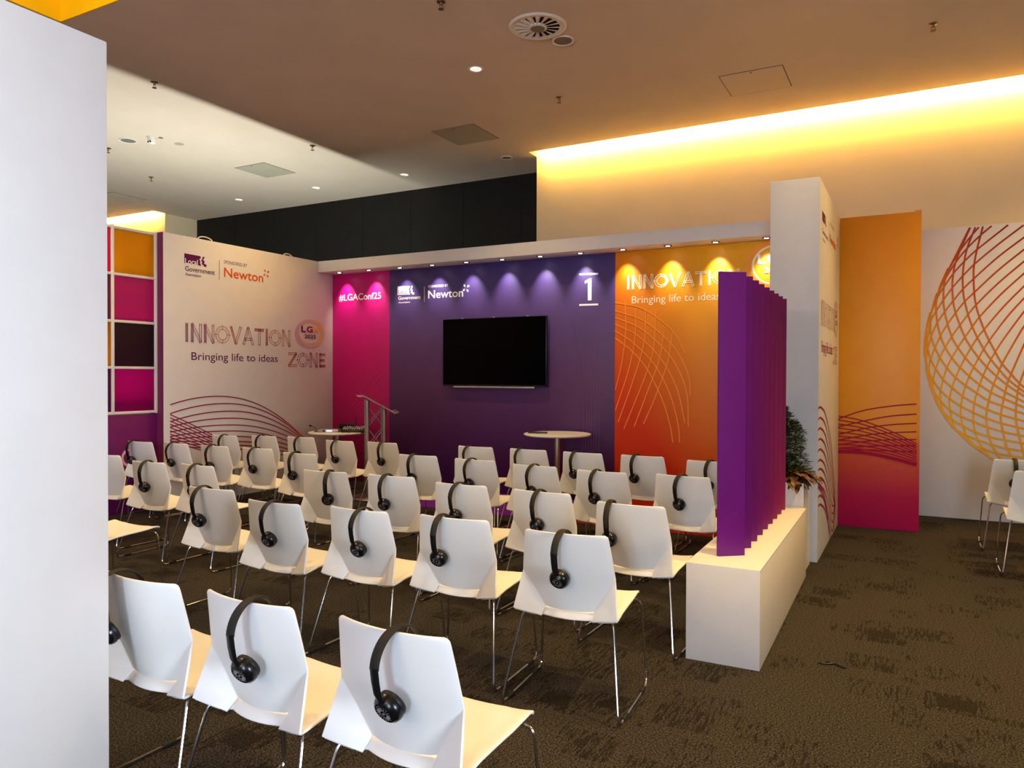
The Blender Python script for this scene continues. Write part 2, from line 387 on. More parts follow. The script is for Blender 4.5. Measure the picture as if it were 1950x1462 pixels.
# ------------------------------------------------------------------ room shell
ZC = 4.6
b = B().box((-22, -9, -.1), (6, 10.4, 0)); struct(b.make('floor', M['carpet']))
cx0, cx1, cy0, cy1 = -6.672, -4.7, 1.5, 3.95
b = B(); T = .1
b.box((-22, -9, ZC), (cx0, 9.3, ZC + T)); b.box((cx1, -9, ZC), (6, 9.3, ZC + T)); b.box((cx0, -9, ZC), (cx1, cy0, ZC + T)); b.box((cx0, cy1, ZC), (cx1, 9.3, ZC + T))
b.box((-12.79, 9.3, ZC), (-4.78, 10.4, ZC + T))
ce = struct(b.make('ceiling', M['plaster']))
b = B(); h = .7
b.box((cx0, cy0, ZC + .0005), (cx0 + .012, cy1, ZC + h)); b.box((cx1 - .012, cy0, ZC + .0005), (cx1, cy1, ZC + h)); b.box((cx0, cy1 - .012, ZC + .0005), (cx1, cy1, ZC + h))
b.box((cx0, cy0, ZC + .0005), (cx1, cy0 + .012, ZC + h)); b.box((cx0, cy0, ZC + h), (cx1, cy1, ZC + h + .03))
co = b.make('ceiling_recess', M['yellow_paint'], ce); co['label'] = 'yellow painted recess'
b = B().box((-12.79, 10.28, 0), (-4.78, 10.4, ZC)); wb = struct(b.make('wall_back', M['black_panel']))
b = B()
for sx in (-11.73, -10.68, -9.63, -8.56, -7.52, -6.48, -5.43): b.box((sx - .006, 10.274, 0), (sx + .006, 10.281, ZC))
b.make('panel_joint', M['dark_gap'], wb)
b = B().box((-4.78, 9.55, 0), (6, 10.4, 5.5)).box((-4.78, 9.2, 5.2), (6, 9.55, 5.5)).box((-4.78, 9.2, ZC + T), (6, 9.25, 5.2))
struct(b.make('wall_right', M['room_paint']))
b = B().box((-22, 9.55, 0), (-12.79, 10.4, 5.5)).box((-22, 9.2, 5.2), (-12.79, 9.55, 5.5)).box((-22, 9.2, ZC + T), (-12.79, 9.25, 5.2))
struct(b.make('wall_left', M['room_paint']))

# ------------------------------------------------------------------ booth walls
H = 3.085
XL, YS = -7.4, 8.25
LP = Plane('x', XL); SP = Plane('y', YS)
def panel(name, lo, hi, mat, label, cat='wall panel', group=None, bevel=.003):
    loc = ((lo[0] + hi[0]) / 2, (lo[1] + hi[1]) / 2, 0)
    o = B().box(lo, hi).make(name, mat, None, loc=loc, bevel=bevel); return tag(o, label, cat, group)
def decal(b, name, mat, parent, label=None):
    o = b.make(name, mat, parent, loc=(0, 0, 0), fix=False)
    for v in o.data.vertices: v.co -= parent.location
    if label: o['label'] = label
    return o

left = panel('graphic_wall', (XL - .1, 5.5, 0), (XL, 8.35, H), M['white_wall'], 'white stage side wall printed with INNOVATION ZONE and maroon arcs')
ed = B().box((XL - .102, 5.494, 0), (XL + .0005, 5.5, H)).make('end_cap', M['purple_edge'], left); ed.data.transform(Matrix.Translation(-left.location)); ed['label'] = 'plum coloured end of the wall'
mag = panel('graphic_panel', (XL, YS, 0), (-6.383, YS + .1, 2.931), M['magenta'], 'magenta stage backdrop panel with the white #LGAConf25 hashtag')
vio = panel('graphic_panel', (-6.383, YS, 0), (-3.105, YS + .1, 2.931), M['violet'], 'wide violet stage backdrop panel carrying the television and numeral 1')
ora = panel('graphic_panel', (-3.105, YS, 0), (-1.08, YS + .1, 2.931), M['orange'], 'orange stage backdrop panel behind the purple fins')
fas = B().box((XL, 7.95, 2.932), (-1.08, 8.35, H)).make('fascia', M['white_wall'], None, loc=(-4.2, 8.1, 0), bevel=.003)
tag(fas, 'long white fascia box with spotlights above the stage backdrop', 'fascia')
pil = panel('end_wall', (-1.08, 6.455, 0), (-.7, 8.2, H + .01), M['white_wall'], 'thick white end wall right of the purple fins, logos on its side')
div = panel('divider_panel', (-.7, 8.2, 0), (.02, 8.25, H), M['divider'], 'orange to magenta panel joined to the thick white end wall')
cap = B().box((-.035, 8.198, H - .02), (.0205, 8.2505, H + .012)).make('corner_post', M['divider'], div); cap.data.transform(Matrix.Translation(-div.location))
net = panel('graphic_wall', (-.7, 9.2, 0), (3.4, 9.26, 3.075), M['white_wall'], 'white wall at right with the big yellow and red line net')
fg = panel('partition_panel', (-2.485, 1.05, 0), (-2.385, 1.564, 2.607), M['white_wall'], 'blank white partition filling the left edge in the foreground', bevel=.004)
bk = panel('partition_panel', (-2.485, -1.6, 0), (-2.385, 1.045, 2.607), M['purple_wall'], 'added unseen purple partition shading and tinting the chairs at left')  # unseen panel, added to cast the shade on the left chairs and tint it

# fascia shadow side returns and stage carpets
pc = B().box((-6.0, 6.99, 0), (-3.105, 8.25, .006)).make('stage_carpet', M['purple_carpet'], None, loc=(-4.6, 7.6, 0)); tag(pc, 'purple carpet strip laid before the violet backdrop', 'carpet')
rc = B().box((-3.105, 6.99, 0), (-1.08, 8.25, .006)).make('stage_carpet', M['red_carpet'], None, loc=(-2.1, 7.6, 0)); tag(rc, 'rust red carpet strip laid before the orange backdrop', 'carpet')

# --- colour grid wall on the left
XG = -7.5
gw = panel('grid_wall', (XG - .08, 1.89, 0), (XG, 5.494, 1.06), M['purple_wall'], 'purple wall at left under a white grid of coloured panes')
def gpart(bb, name, mat, label=None, par=gw, **k):
    o = bb.make(name, mat, par, **k); o.data.transform(Matrix.Translation(-par.location))
    if label: o['label'] = label
    return o
gpart(B().box((XG - .08, 1.89, 1.06), (XG - .036, 1.94, H)).box((XG - .08, 5.46, 1.06), (XG - .036, 5.494, H)), 'side_post', M['purple_wall'])
ys = [5.478 - .51 * i for i in range(8)]; zs = [3.06, 2.565, 2.065, 1.57, 1.085]
fr = B()
for y in ys: fr.box((XG - .035, y - .014, 1.07), (XG + .012, y + .014, 3.085))
for z in zs: fr.box((XG - .03, ys[-1], z - .014), (XG + .010, ys[0], z + .014))
gpart(fr, 'pane_frame', M['frame_white'], 'white grid frame', bevel=.002)
PC = [[(255, 184, 0), (214, 30, 140), (46, 20, 50), (170, 0, 118)], [(255, 22, 104), (150, 44, 90), (214, 142, 10), (118, 26, 96)], [(214, 30, 140), (255, 184, 0), (150, 44, 90), (255, 22, 104)]]
PN = [['amber', 'magenta', 'dark aubergine', 'deep magenta'], ['hot pink', 'plum', 'ochre', 'purple'], ['magenta', 'amber', 'plum', 'hot pink']]
for c in range(7):
    for r in range(4):
        o = gpart(B().box((XG - .016, ys[c + 1] + .014, zs[r + 1] + .014), (XG - .008, ys[c] - .014, zs[r] - .014)), 'colour_pane', pane('pane_' + PN[c % 3][r].replace(' ', '_'), PC[c % 3][r]), PN[c % 3][r] + ' pane')
pk = Plane('x', XG); b = B(); q = pk.px(247, 871); disc(b, pk, q, .1, .1, .002, 24, (0, 0, .72)); decal(b, 'round_motif', M['pale_ring'], gw)

# ------------------------------------------------------------------ prints
def logo(pl, par, K, inks):
    """K: pixel data of the logo lock-up"""
    flag, gov, ass, spon, newt, txt = inks
    b = B(); x0, z1 = pl.px(*K['flag0']); x1, z0 = pl.px(*K['flag1']); w = x1 - x0; h = z1 - z0
    P = lambda fx, fz: (x0 + fx * w, z0 + fz * h)
    poly(b, pl, [P(0, 0.06), P(.66, .06), P(.74, 0), P(.74, .12), P(.70, .3), P(.72, .5), P(.66, .62), P(.74, .8), P(.72, .97), P(0, 1)])
    poly(b, pl, [P(.80, .9), P(.90, 1), P(.90, .8), P(.84, .66), P(.92, .5), P(.88, .3), P(1, .22), P(1, .02), P(.88, .0), P(.86, .14), P(.78, .2), P(.80, .42), P(.76, .62), P(.82, .75)])
    decal(b, 'logo_flag', flag, par)
    b = B(); text(b, pl, 'Local', K['loc0'], K['loc1'], K['locc'], .01, .003); decal(b, 'lettering', txt, par, 'Local')
    b = B(); text(b, pl, 'Government', K['gov0'], K['gov1'], K['govc'], .012); decal(b, 'lettering', gov, par, 'Government')
    b = B(); text(b, pl, 'Association', K['as0'], K['as1'], K['asc'], .012); decal(b, 'lettering', ass, par, 'Association')
    b = B(); ribbon(b, pl, [pl.px(*K['d0']), pl.px(*K['d1'])], .006); decal(b, 'divider_line', spon, par)
    b = B(); text(b, pl, 'SPONSORED BY', K['sp0'], K['sp1'], K['spc'], .0); decal(b, 'lettering', spon, par, 'SPONSORED BY')
    b = B(); text(b, pl, 'Newton', K['nw0'], K['nw1'], K['nwc'], .012)
    decal(b, 'lettering', newt, par, 'Newton'); b = B()
    c = pl.px(*K['star']); s = K['ss']
    for a in (35, 125, 215, 305):
        d = np.array([math.cos(math.radians(a)), math.sin(math.radians(a))]); n = np.array([-d[1], d[0]])
        poly(b, pl, [c + d * s * .25, c + d * s * .7 + n * s * .25, c + d * s, c + d * s * .7 - n * s * .25])
    decal(b, 'logo_star', newt, par)
k1 = lambda x, y: (200 + x / 3.48, 380 + y / 3.48)
logo(LP, left, dict(flag0=k1(525, 355), flag1=k1(672, 447), loc0=k1(530, 422), loc1=k1(614, 436), locc=380 + 386 / 3.48, gov0=k1(530, 470), gov1=k1(727, 499), govc=380 + 438 / 3.48,
     as0=k1(531, 501), as1=k1(636, 514), asc=380 + 483 / 3.48, d0=k1(757, 402), d1=k1(757, 530), sp0=k1(788, 424), sp1=k1(942, 446), spc=380 + 403 / 3.48,
     nw0=k1(788, 510), nw1=k1(1048, 548), nwc=380 + 448 / 3.48, star=k1(1068, 489), ss=.06), (M['plum_ink'], M['grey_ink'], M['grey_ink'], M['grey_ink'], M['orange_ink'], M['white_ink']))
k2 = lambda x, y: (620 + x / 3.48, 420 + y / 3.48)
logo(SP, vio, dict(flag0=k2(477, 436), flag1=k2(588, 490), loc0=k2(482, 487), loc1=k2(545, 483), locc=420 + 462 / 3.48, gov0=k2(482, 523), gov1=k2(630, 519), govc=420 + 501 / 3.48,
     as0=k2(483, 547), as1=k2(560, 545), asc=420 + 536 / 3.48, d0=k2(655, 436), d1=k2(655, 538), sp0=k2(680, 444), sp1=k2(812, 437), spc=420 + 428 / 3.48,
     nw0=k2(680, 514), nw1=k2(912, 504), nwc=420 + 462 / 3.48, star=k2(931, 447), ss=.062), (M['white_ink'],) * 5 + (M['violet'],))
b = B(); text(b, SP, '#LGAConf25', k2(90, 530), k2(368, 519), 420 + 488 / 3.48, .012); decal(b, 'lettering', M['white_ink'], mag, '#LGAConf25')
b = B(); poly(b, SP, [SP.px(*k2(*q)) for q in ((1738, 529), (1763, 528), (1763, 382), (1745, 383), (1717, 402), (1719, 418), (1738, 408))])
decal(b, 'lettering', M['white_ink'], vio, 'numeral 1')
for y in (353, 556):
    b = B(); ribbon(b, SP, [SP.px(*k2(1681, y + 3)), SP.px(*k2(1807, y - 1))], .022); decal(b, 'numeral_bar', M['white_ink'], vio)

# sketch-style capitals: strokes drawn as twin construction lines, on a 0..1 box
GL = {'I': (.26, [((.13, 0), (.13, 1))], []), 'N': (.72, [((.1, 0), (.1, 1)), ((.1, 1), (.62, 0)), ((.62, 0), (.62, 1))], []),
      'O': (.86, [], [((.43, .5), .46)]), 'V': (.78, [((.06, 1), (.39, 0)), ((.39, 0), (.72, 1))], []),
      'A': (.8, [((.06, 0), (.4, 1)), ((.4, 1), (.74, 0)), ((.18, .3), (.62, .3))], []), 'T': (.66, [((.02, .93), (.64, .93)), ((.33, 0), (.33, .93))], []),
      'Z': (.66, [((.04, .93), (.62, .93)), ((.62, .93), (.04, .07)), ((.04, .07), (.62, .07))], []), 'E': (.56, [((.1, 0), (.1, 1)), ((.1, .93), (.54, .93)), ((.1, .5), (.48, .5)), ((.1, .07), (.54, .07))], [])}
def sketch(pl, word, a, z, zb, cap, hair, solid_idx=(), hatch=(), lift=.0015):
    tot = sum(GL[c][0] for c in word) + .1 * (len(word) - 1); sx = (z - a) / tot; x = a; b = B(); k = 0
    sw = .17
    for c in word:
        wd, st, ci = GL[c]
        for (p, q) in st:
            p = np.array([x + p[0] * sx, zb + p[1] * cap]); q = np.array([x + q[0] * sx, zb + q[1] * cap]); d = (q - p); L = math.hypot(*d); d /= L; n = np.array([-d[1], d[0]]); ov = cap * .07
            hw = sw * cap / 2 * .8
            for s in (-1, 1): ribbon(b, pl, [p + n * s * hw - d * ov, q + n * s * hw + d * ov], hair, lift)
            ribbon(b, pl, [p - n * hw, p + n * hw], hair, lift); ribbon(b, pl, [q - n * hw, q + n * hw], hair, lift)
            if k in solid_idx: poly(b, pl, [p - n * hw, q - n * hw, q + n * hw, p + n * hw], lift)
            elif k in hatch:
                m_ = int(L / (cap * .055))
                for j in range(m_): ribbon(b, pl, [p + d * L * (j + .5) / m_ - n * hw, p + d * L * (j + .9) / m_ + n * hw], hair * .9, lift)
            k += 1
        for (cc, r) in ci:
            c0 = np.array([x + cc[0] * sx, zb + cc[1] * cap])
            for rr in (r * 1.0, r * .66):
                ribbon(b, pl, [(c0[0] + rr * sx * math.cos(t * math.pi / 16), c0[1] + rr * cap * 1.08 * math.sin(t * math.pi / 16)) for t in range(32)], hair, lift, True)
            for t in (0, 90, 180, 270):
                dd = np.array([math.cos(math.radians(t)) * sx, math.sin(math.radians(t)) * cap]); ribbon(b, pl, [c0 + dd * r * .6, c0 + dd * r * 1.2], hair, lift)
            if k in solid_idx:
                for t in range(-6, 6):
                    A_ = lambda t_, rr: (c0[0] + rr * sx * math.cos(t_ * math.pi / 16), c0[1] + rr * cap * 1.08 * math.sin(t_ * math.pi / 16))
                    poly(b, pl, [A_(t, r * .66), A_(t, r), A_(t + 1, r), A_(t + 1, r * .66)], lift)
            k += 1
        x += (wd + .1) * sx
    return b
a = LP.px(*k1(527, 938)); z = LP.px(*k1(1228, 970)); t0 = LP.px(*k1(527, 822))
decal(sketch(LP, 'INNOVATION', a[0], z[0], (a[1] + z[1]) / 2, t0[1] - a[1], .0065, hatch=(0, 1, 4, 8, 13, 15)), 'lettering', M['sketch_ink'], left, 'INNOVATION in outline capitals')
a = LP.px(*k1(1215, 1104)); z = LP.px(*k1(1458, 1110)); t0 = LP.px(*k1(1215, 1012))
decal(sketch(LP, 'ZONE', a[0], z[0], (a[1] + z[1]) / 2, t0[1] - a[1], .007, hatch=(1, 8, 9, 10)), 'lettering', M['sketch_ink'], left, 'ZONE in outline capitals')
b = B(); text(b, LP, 'Bringing life to ideas', k1(572, 1060), k1(1144, 1077), 380 + 1008 / 3.48, .002); decal(b, 'lettering', M['plum_ink'], left, 'Bringing life to ideas')
k3 = lambda x, y: (1100 + x / 3.48, 320 + y / 3.48)
a = SP.px(*k3(324, 806)); z = SP.px(*k3(1075, 755)); t0 = SP.px(*k3(324, 722))
decal(sketch(SP, 'INNOVATION', a[0], z[0], (a[1] + z[1]) / 2, t0[1] - a[1], .009, solid_idx=(0, 1, 4, 7, 8, 14, 15), hatch=()), 'lettering', M['cream_ink'], ora, 'INNOVATION in outline capitals')
b = B(); text(b, SP, 'Bringing life to ideas', k3(359, 899), k3(945, 869), 320 + 851 / 3.48, .004); decal(b, 'lettering', M['cream_ink'], ora, 'Bringing life to ideas')
def rosette(pl, par, c, rx, rz, mats, inks, lp):
    for (dx, dz, k, mt, hole) in mats:
        b = B(); disc(b, pl, (c[0] + dx * rx, c[1] + dz * rz), rx * k, rz * k, .001 + .0002 * len(par.children), 44, hole); decal(b, 'rosette_ring', mt, par)
    x0, x1 = c[0] - rx * .58, c[0] + rx * .56
    V = [('L', inks[0], x0, x0 + rx * .3), ('G', inks[1], x0 + rx * .36, x0 + rx * .76), ('A', inks[2], x0 + rx * .78, x1 + rx * .06)]
    for ch, mt, xa, xb in V:
        g, F = glyphs(ch, .03); b = B(); mn, mx = g.min(0), g.max(0)
        b.add([pl.w((xa + (x - mn[0]) / (mx[0] - mn[0]) * (xb - xa), c[1] + rz * .06 + (y - mn[1]) / (mx[1] - mn[1]) * rz * .42), .0045) for x, y in g], F)
        decal(b, 'lettering', mt, par, 'letter ' + ch)
    g, F = glyphs('2025', .02); b = B(); mn, mx = g.min(0), g.max(0)
    b.add([pl.w((c[0] - rx * .36 + (x - mn[0]) / (mx[0] - mn[0]) * rx * .76, c[1] - rz * .34 + (y - mn[1]) / (mx[1] - mn[1]) * rz * .27), .0045) for x, y in g], F)
    decal(b, 'lettering', inks[3], par, '2025')
c = LP.px(*k1(1357, 887)); rx = (LP.px(*k1(1455, 887))[0] - LP.px(*k1(1259, 887))[0]) / 2; rz = (LP.px(*k1(1357, 790))[1] - LP.px(*k1(1357, 986))[1]) / 2
rosette(LP, left, c, rx, rz, [(-.06, -.06, .95, M['pale_ring'], (.02, .02, .8)), (.08, .05, .92, M['gold_ring'], (-.02, 0, .78)), (-.1, .06, .84, M['pale_ring'], (.03, 0, .9)), (.04, .02, .82, M['gold_ring'], (.01, .0, .94))], (M['plum_ink'], M['maroon_ink'], M['amber_ink'], M['plum_ink']), k1)
c = SP.px(*k3(1300, 640)); rx = SP.px(*k3(1300, 640))[0] - SP.px(*k3(1112, 640))[0]; rz = .2
rosette(SP, ora, c, rx * .98, rz * 1.25, [(0, 0, 1, M['faint_orange'], (0, 0, .86)), (.05, 0, .84, M['cream_ink'], (.01, 0, .94))], (M['white_ink'],) * 4, k3)

# curves on the left wall
b = B()
kb = lambda x, y: LP.px(300 + x / 6.094, 740 + y / 6.094)
for L_, px_, py_, ex, ey in zip([187, 290, 383, 445, 505, 555, 590, 612, 630, 645], [700, 790, 850, 860, 860, 855, 850, 850, 850, 850], [88, 172, 260, 342, 420, 490, 552, 610, 655, 700], [1672, 1668, 1664, 1668, 1700, 1740, 1780, 1810, 1840, 1870], [548, 552, 572, 596, 650, 705, 760, 810, 860, 910]):
    pts = []
    for t in range(13): x = 144 + (px_ - 144) * t / 12; pts.append(kb(x, py_ + (L_ - py_) * ((px_ - x) / (px_ - 144)) ** 2))
    for t in range(1, 19): x = px_ + (ex - px_) * t / 18; pts.append(kb(x, py_ + (ey - py_) * ((x - px_) / (ex - px_)) ** 2.15))
    ribbon(b, LP, pts, .0135)
for k in range(9):
    pts = [(323.6, 789 + 6.2 * k), (350, 801 + 5.8 * k), (380, 815.5 + 5.1 * k), (406, 829 + 4.5 * k), (436, 846 + 4 * k)]
    ribbon(b, LP, crom([LP.px(*p) for p in pts], 8), .0125)
ao = decal(b, 'arc_lines', M['arc_ink'], left)
for v in ao.data.vertices: v.co.y += 0

NP = Plane('y', 9.2)
nA = lambda x, y: NP.px(1740 + x / 6.09, 420 + y / 6.09)
nB = lambda x, y: nA(x * 1.0829, y * 1.0829 + 1339.8)
ML = [[('A', 803, 68), ('A', 735, 330), ('A', 700, 520), ('A', 695, 690), ('A', 720, 970), ('A', 820, 1270), (875, 170), (945, 290), (1040, 400), (1140, 510), (1260, 610)],
 [('A', 715, 76), ('A', 620, 320), ('A', 580, 520), ('A', 568, 700), ('A', 590, 930), ('A', 680, 1230), (750, 135), (830, 250), (915, 355), (1000, 450), (1120, 550), (1260, 650)],
 [('A', 655, 80), ('A', 500, 440), ('A', 455, 650), ('A', 450, 830), ('A', 480, 1050), ('A', 590, 1340), (615, 120), (700, 235), (790, 335), (890, 430), (1000, 520), (1120, 600), (1260, 690)],
 [('A', 650, 80), ('A', 480, 420), ('A', 375, 640), ('A', 345, 850), ('A', 360, 1060), ('A', 440, 1340), (475, 120), (555, 230), (640, 325), (745, 425), (860, 515), (970, 590), (1100, 660), (1260, 740)],
 [('A', 400, 550), ('A', 300, 780), ('A', 262, 960), ('A', 270, 1150), ('A', 312, 1340), (340, 120), (410, 230), (495, 330), (600, 430), (710, 520), (830, 600), (965, 665), (1110, 730), (1260, 790)],
 [('A', 270, 840), ('A', 208, 1050), ('A', 195, 1180), ('A', 203, 1340), (228, 120), (283, 230), (355, 335), (450, 440), (555, 525), (680, 610), (805, 690), (950, 745), (1100, 800), (1260, 855)],
 [('A', 195, 1060), ('A', 155, 1220), ('A', 146, 1360), (150, 120), (180, 240), (240, 350), (315, 460), (415, 550), (525, 640), (650, 715), (795, 785), (940, 840), (1100, 885), (1260, 930)],
 [('A', 150, 1250), (120, 60), (118, 170), (150, 350), (210, 470), (290, 580), (390, 670), (510, 750), (640, 815), (785, 880), (940, 930), (1105, 970), (1260, 1008)],
 [(130, 330), (190, 540), (290, 690), (385, 785), (505, 855), (635, 910), (785, 970), (950, 1020), (1115, 1055), (1260, 1086)],
 [(170, 500), (240, 680), (310, 800), (395, 880), (520, 955), (650, 1020), (810, 1075), (970, 1110), (1260, 1160)],
 [(230, 670), (300, 800), (430, 980), (560, 1055), (690, 1110), (840, 1160), (1000, 1200), (1260, 1240)],
 [(300, 800), (400, 940), (610, 1140), (740, 1200), (890, 1250), (1050, 1280), (1260, 1310)],
 [(400, 945), (600, 1140), (740, 1240), (860, 1320), (980, 1365), (1260, 1400)]]
DL = [[(1220, 1420), (1181, 1270), (1105, 950), (1095, 800), (1120, 560), (1181, 380), (1260, 200)],
 [(1130, 1400), (1080, 1320), (1000, 1190), (940, 930), (940, 800), (1000, 520), (1045, 400), (1181, 90), (1270, -80)],
 [(1000, 1390), (930, 1305), (840, 1160), (785, 960), (785, 800), (830, 590), (890, 430), (950, 290), (1115, 0), ('A', 1279, 1225), ('A', 1380, 1090)],
 [(850, 1320), (800, 1275), (690, 1120), (640, 920), (650, 710), (710, 510), (785, 330), (875, 165), (985, 0), ('A', 1279, 1055), ('A', 1380, 940)],
 [(720, 1240), (640, 1160), (560, 1050), (505, 860), (525, 640), (595, 430), (695, 235), (800, 60), ('A', 1080, 1120), ('A', 1279, 900), ('A', 1380, 795)],
 [(520, 1070), (430, 960), (390, 790), (385, 660), (450, 440), (555, 225), (680, 20), ('A', 820, 1258), ('A', 1040, 1000), ('A', 1279, 760), ('A', 1380, 665)],
 [(390, 930), (310, 790), (287, 660), (290, 570), (355, 340), (475, 120), ('A', 680, 1230), ('A', 765, 1115), ('A', 1000, 865), ('A', 1279, 612), ('A', 1380, 525)],
 [(280, 760), (220, 600), (210, 460), (280, 230), ('A', 444, 1340), ('A', 535, 1215), ('A', 625, 1095), ('A', 730, 970), ('A', 980, 725), ('A', 1279, 472), ('A', 1380, 390)],
 [(200, 560), (165, 400), (183, 240), ('A', 309, 1340), ('A', 390, 1205), ('A', 485, 1070), ('A', 590, 940), ('A', 710, 825), ('A', 980, 575), ('A', 1279, 335), ('A', 1380, 258)],
 [(150, 380), (135, 230), ('A', 206, 1340), ('A', 270, 1190), ('A', 365, 1050), ('A', 465, 920), ('A', 575, 790), ('A', 705, 665), ('A', 980, 420), ('A', 1279, 195), ('A', 1380, 125)],
 [(118, 180), ('A', 152, 1440), ('A', 195, 1175), ('A', 260, 1050), ('A', 355, 905), ('A', 455, 770), ('A', 575, 635), ('A', 715, 495), ('A', 980, 275), ('A', 1275, 52)],
 [('A', 150, 1250), ('A', 190, 1110), ('A', 275, 895), ('A', 360, 755), ('A', 470, 600), ('A', 600, 460), ('A', 735, 335), ('A', 1095, 50)],
 [('A', 250, 920), ('A', 300, 800), ('A', 380, 650), ('A', 490, 480), ('A', 620, 320), ('A', 780, 165), ('A', 903, 62)],
 [('A', 330, 730), ('A', 410, 560), ('A', 520, 375), ('A', 640, 210), ('A', 755, 75)]]
b = B()
for L_ in ML + DL: ribbon(b, NP, crom([nA(*q[1:]) if q[0] == 'A' else nB(*q) for q in L_], 5), .017)
decal(b, 'net_lines', M['net_ink'], net, 'yellow to dark red net of crossing curves')
ko = lambda x, y: SP.px(1160 + x / 4.57, 560 + y / 4.57)
b = B()
for L_ in ([(52, 380), (200, 495), (330, 650), (460, 910), (530, 1140), (555, 1290)], [(52, 320), (220, 430), (400, 620), (530, 870), (600, 1130), (615, 1290)], [(52, 260), (250, 360), (450, 560), (590, 820), (660, 1120)], [(52, 202), (280, 300), (500, 500), (620, 690), (680, 880), (690, 1150)], [(52, 142), (300, 230), (530, 420), (650, 600), (700, 760), (705, 880)], [(52, 73), (250, 110), (400, 190), (560, 330), (660, 510)],
    [(140, 60), (145, 330), (110, 600), (55, 830)], [(235, 120), (225, 380), (170, 660), (55, 1010)], [(320, 130), (305, 420), (220, 720), (80, 1110)], [(405, 150), (385, 480), (300, 750), (130, 1170)], [(475, 320), (440, 560), (330, 860), (220, 1150)], [(550, 330), (510, 590), (400, 900), (300, 1130)]):
    ribbon(b, SP, crom([ko(*q) for q in L_], 8), .010)
decal(b, 'faint_arc_lines', M['faint_orange'], ora)
b = B()
for k in range(7): ribbon(b, SP, crom([SP.px(*p) for p in ((672 + 5 * k, 772 + 6 * k), (700 + 3 * k, 730 + 8 * k), (738, 690 + 13 * k))], 8), .006)
decal(b, 'faint_arc_lines', M['faint_magenta'], mag)
b = B()
for k in range(7): ribbon(b, SP, crom([SP.px(*p) for p in ((1090 + 8 * k, 610 + 8 * k), (1105 + 6 * k, 690), (1112 + 5 * k, 780), (1110 + 5 * k, 860))], 8), .006)
decal(b, 'faint_arc_lines', M['faint_violet'], vio)
# divider panel lines
DP = Plane('y', 8.2); k7 = lambda x, y: (1450 + x / 6.5, 760 + y / 6.5); b = B()
UPc = [[(945, 245), (1250, 142), (1600, 85), (1920, 58)], [(945, 342), (1300, 262), (1600, 208), (1920, 182)], [(945, 437), (1300, 356), (1600, 315), (1920, 297)], [(945, 507), (1300, 443), (1600, 415), (1920, 402)], [(945, 562), (1300, 520), (1600, 502), (1920, 498)], [(945, 605), (1300, 582), (1600, 574), (1920, 576)], [(945, 635), (1300, 625), (1600, 640), (1920, 650)]]
for p in UPc: ribbon(b, DP, crom([DP.px(*k7(*q)) for q in p], 8), .011)
for k in range(9):
    f = k / 8; p = [(945, 205 + 400 * f), (1250, 265 + 355 * f), (1600, 395 + 285 * f), (1920, 550 + 225 * f)]; ribbon(b, DP, crom([DP.px(*k7(*q)) for q in p], 8), .011)
ribbon(b, DP, crom([DP.px(*k7(*q)) for q in [(945, 645), (1250, 660), (1600, 725), (1920, 810)]], 8), .034, .002)
decal(b, 'arc_lines', M['maroon_ink'], div)
# end wall prints (side face looking right)
PP = Plane('x', -.7)
k6 = lambda x, y: (1450 + x / 6.09, 320 + y / 6.09)
logo(PP, pil, dict(flag0=k6(704, 488), flag1=k6(750, 690), loc0=k6(706, 660), loc1=k6(736, 696), locc=320 + 612 / 6.09, gov0=k6(704, 757), gov1=k6(770, 838), govc=320 + 700 / 6.09,
     as0=k6(706, 826), as1=k6(740, 872), asc=320 + 798 / 6.09, d0=k6(778, 640), d1=k6(778, 860), sp0=k6(790, 664), sp1=k6(842, 728), spc=320 + 632 / 6.09,
     nw0=k6(788, 850), nw1=k6(860, 968), nwc=320 + 740 / 6.09, star=k6(878, 875), ss=.06), (M['plum_ink'], M['grey_ink'], M['grey_ink'], M['grey_ink'], M['orange_ink'], M['white_ink']))
a = PP.px(1562.5, 616); z = PP.px(1587, 612); zz = PP.px(1562.5, 615)[1]
decal(sketch(PP, 'INNOVATION', 6.60, 7.66, 1.93, .19, .005, hatch=(0,)), 'lettering', M['sketch_ink'], pil, 'INNOVATION in outline capitals')
decal(sketch(PP, 'ZONE', 7.62, 7.98, 1.62, .16, .005), 'lettering', M['sketch_ink'], pil, 'ZONE in outline capitals')
V, F = glyphs('Bringing life to ideas', .002); b = B(); mx = V[:, 0].max(); b.add([PP.w((6.64 + x / mx * .9, 1.70 + y * .14)) for x, y in V], F); decal(b, 'lettering', M['maroon_ink'], pil, 'Bringing life to ideas')
rosette(PP, pil, (7.86, 2.05), .16, .17, [(0, 0, 1, M['pale_ring'], (0, 0, .86)), (.05, 0, .9, M['gold_ring'], (0, 0, .9))], (M['plum_ink'], M['maroon_ink'], M['amber_ink'], M['plum_ink']), k6)
b = B()
for k in range(11):
    y0 = 775 + 20 * k + (.0 if k < 6 else -(k - 5) * 3); u0 = 1557.5
    p = [(u0, y0 + 3), (1562, y0), (1570, y0 + 10), (1577, y0 + 38), (1584, y0 + 85), (1590, min(y0 + 165, 960))]
    ribbon(b, PP, crom([PP.px(*q) for q in p], 8), .014)
for k in range(3):
    p = [(1557.5, 918 + 4 * k), (1565, 930 + 5 * k), (1572, 958 + 4 * k), (1579, 1016)]
    ribbon(b, PP, crom([PP.px(*q) for q in p], 8), .014)
decal(b, 'arc_lines', M['maroon_ink'], pil)

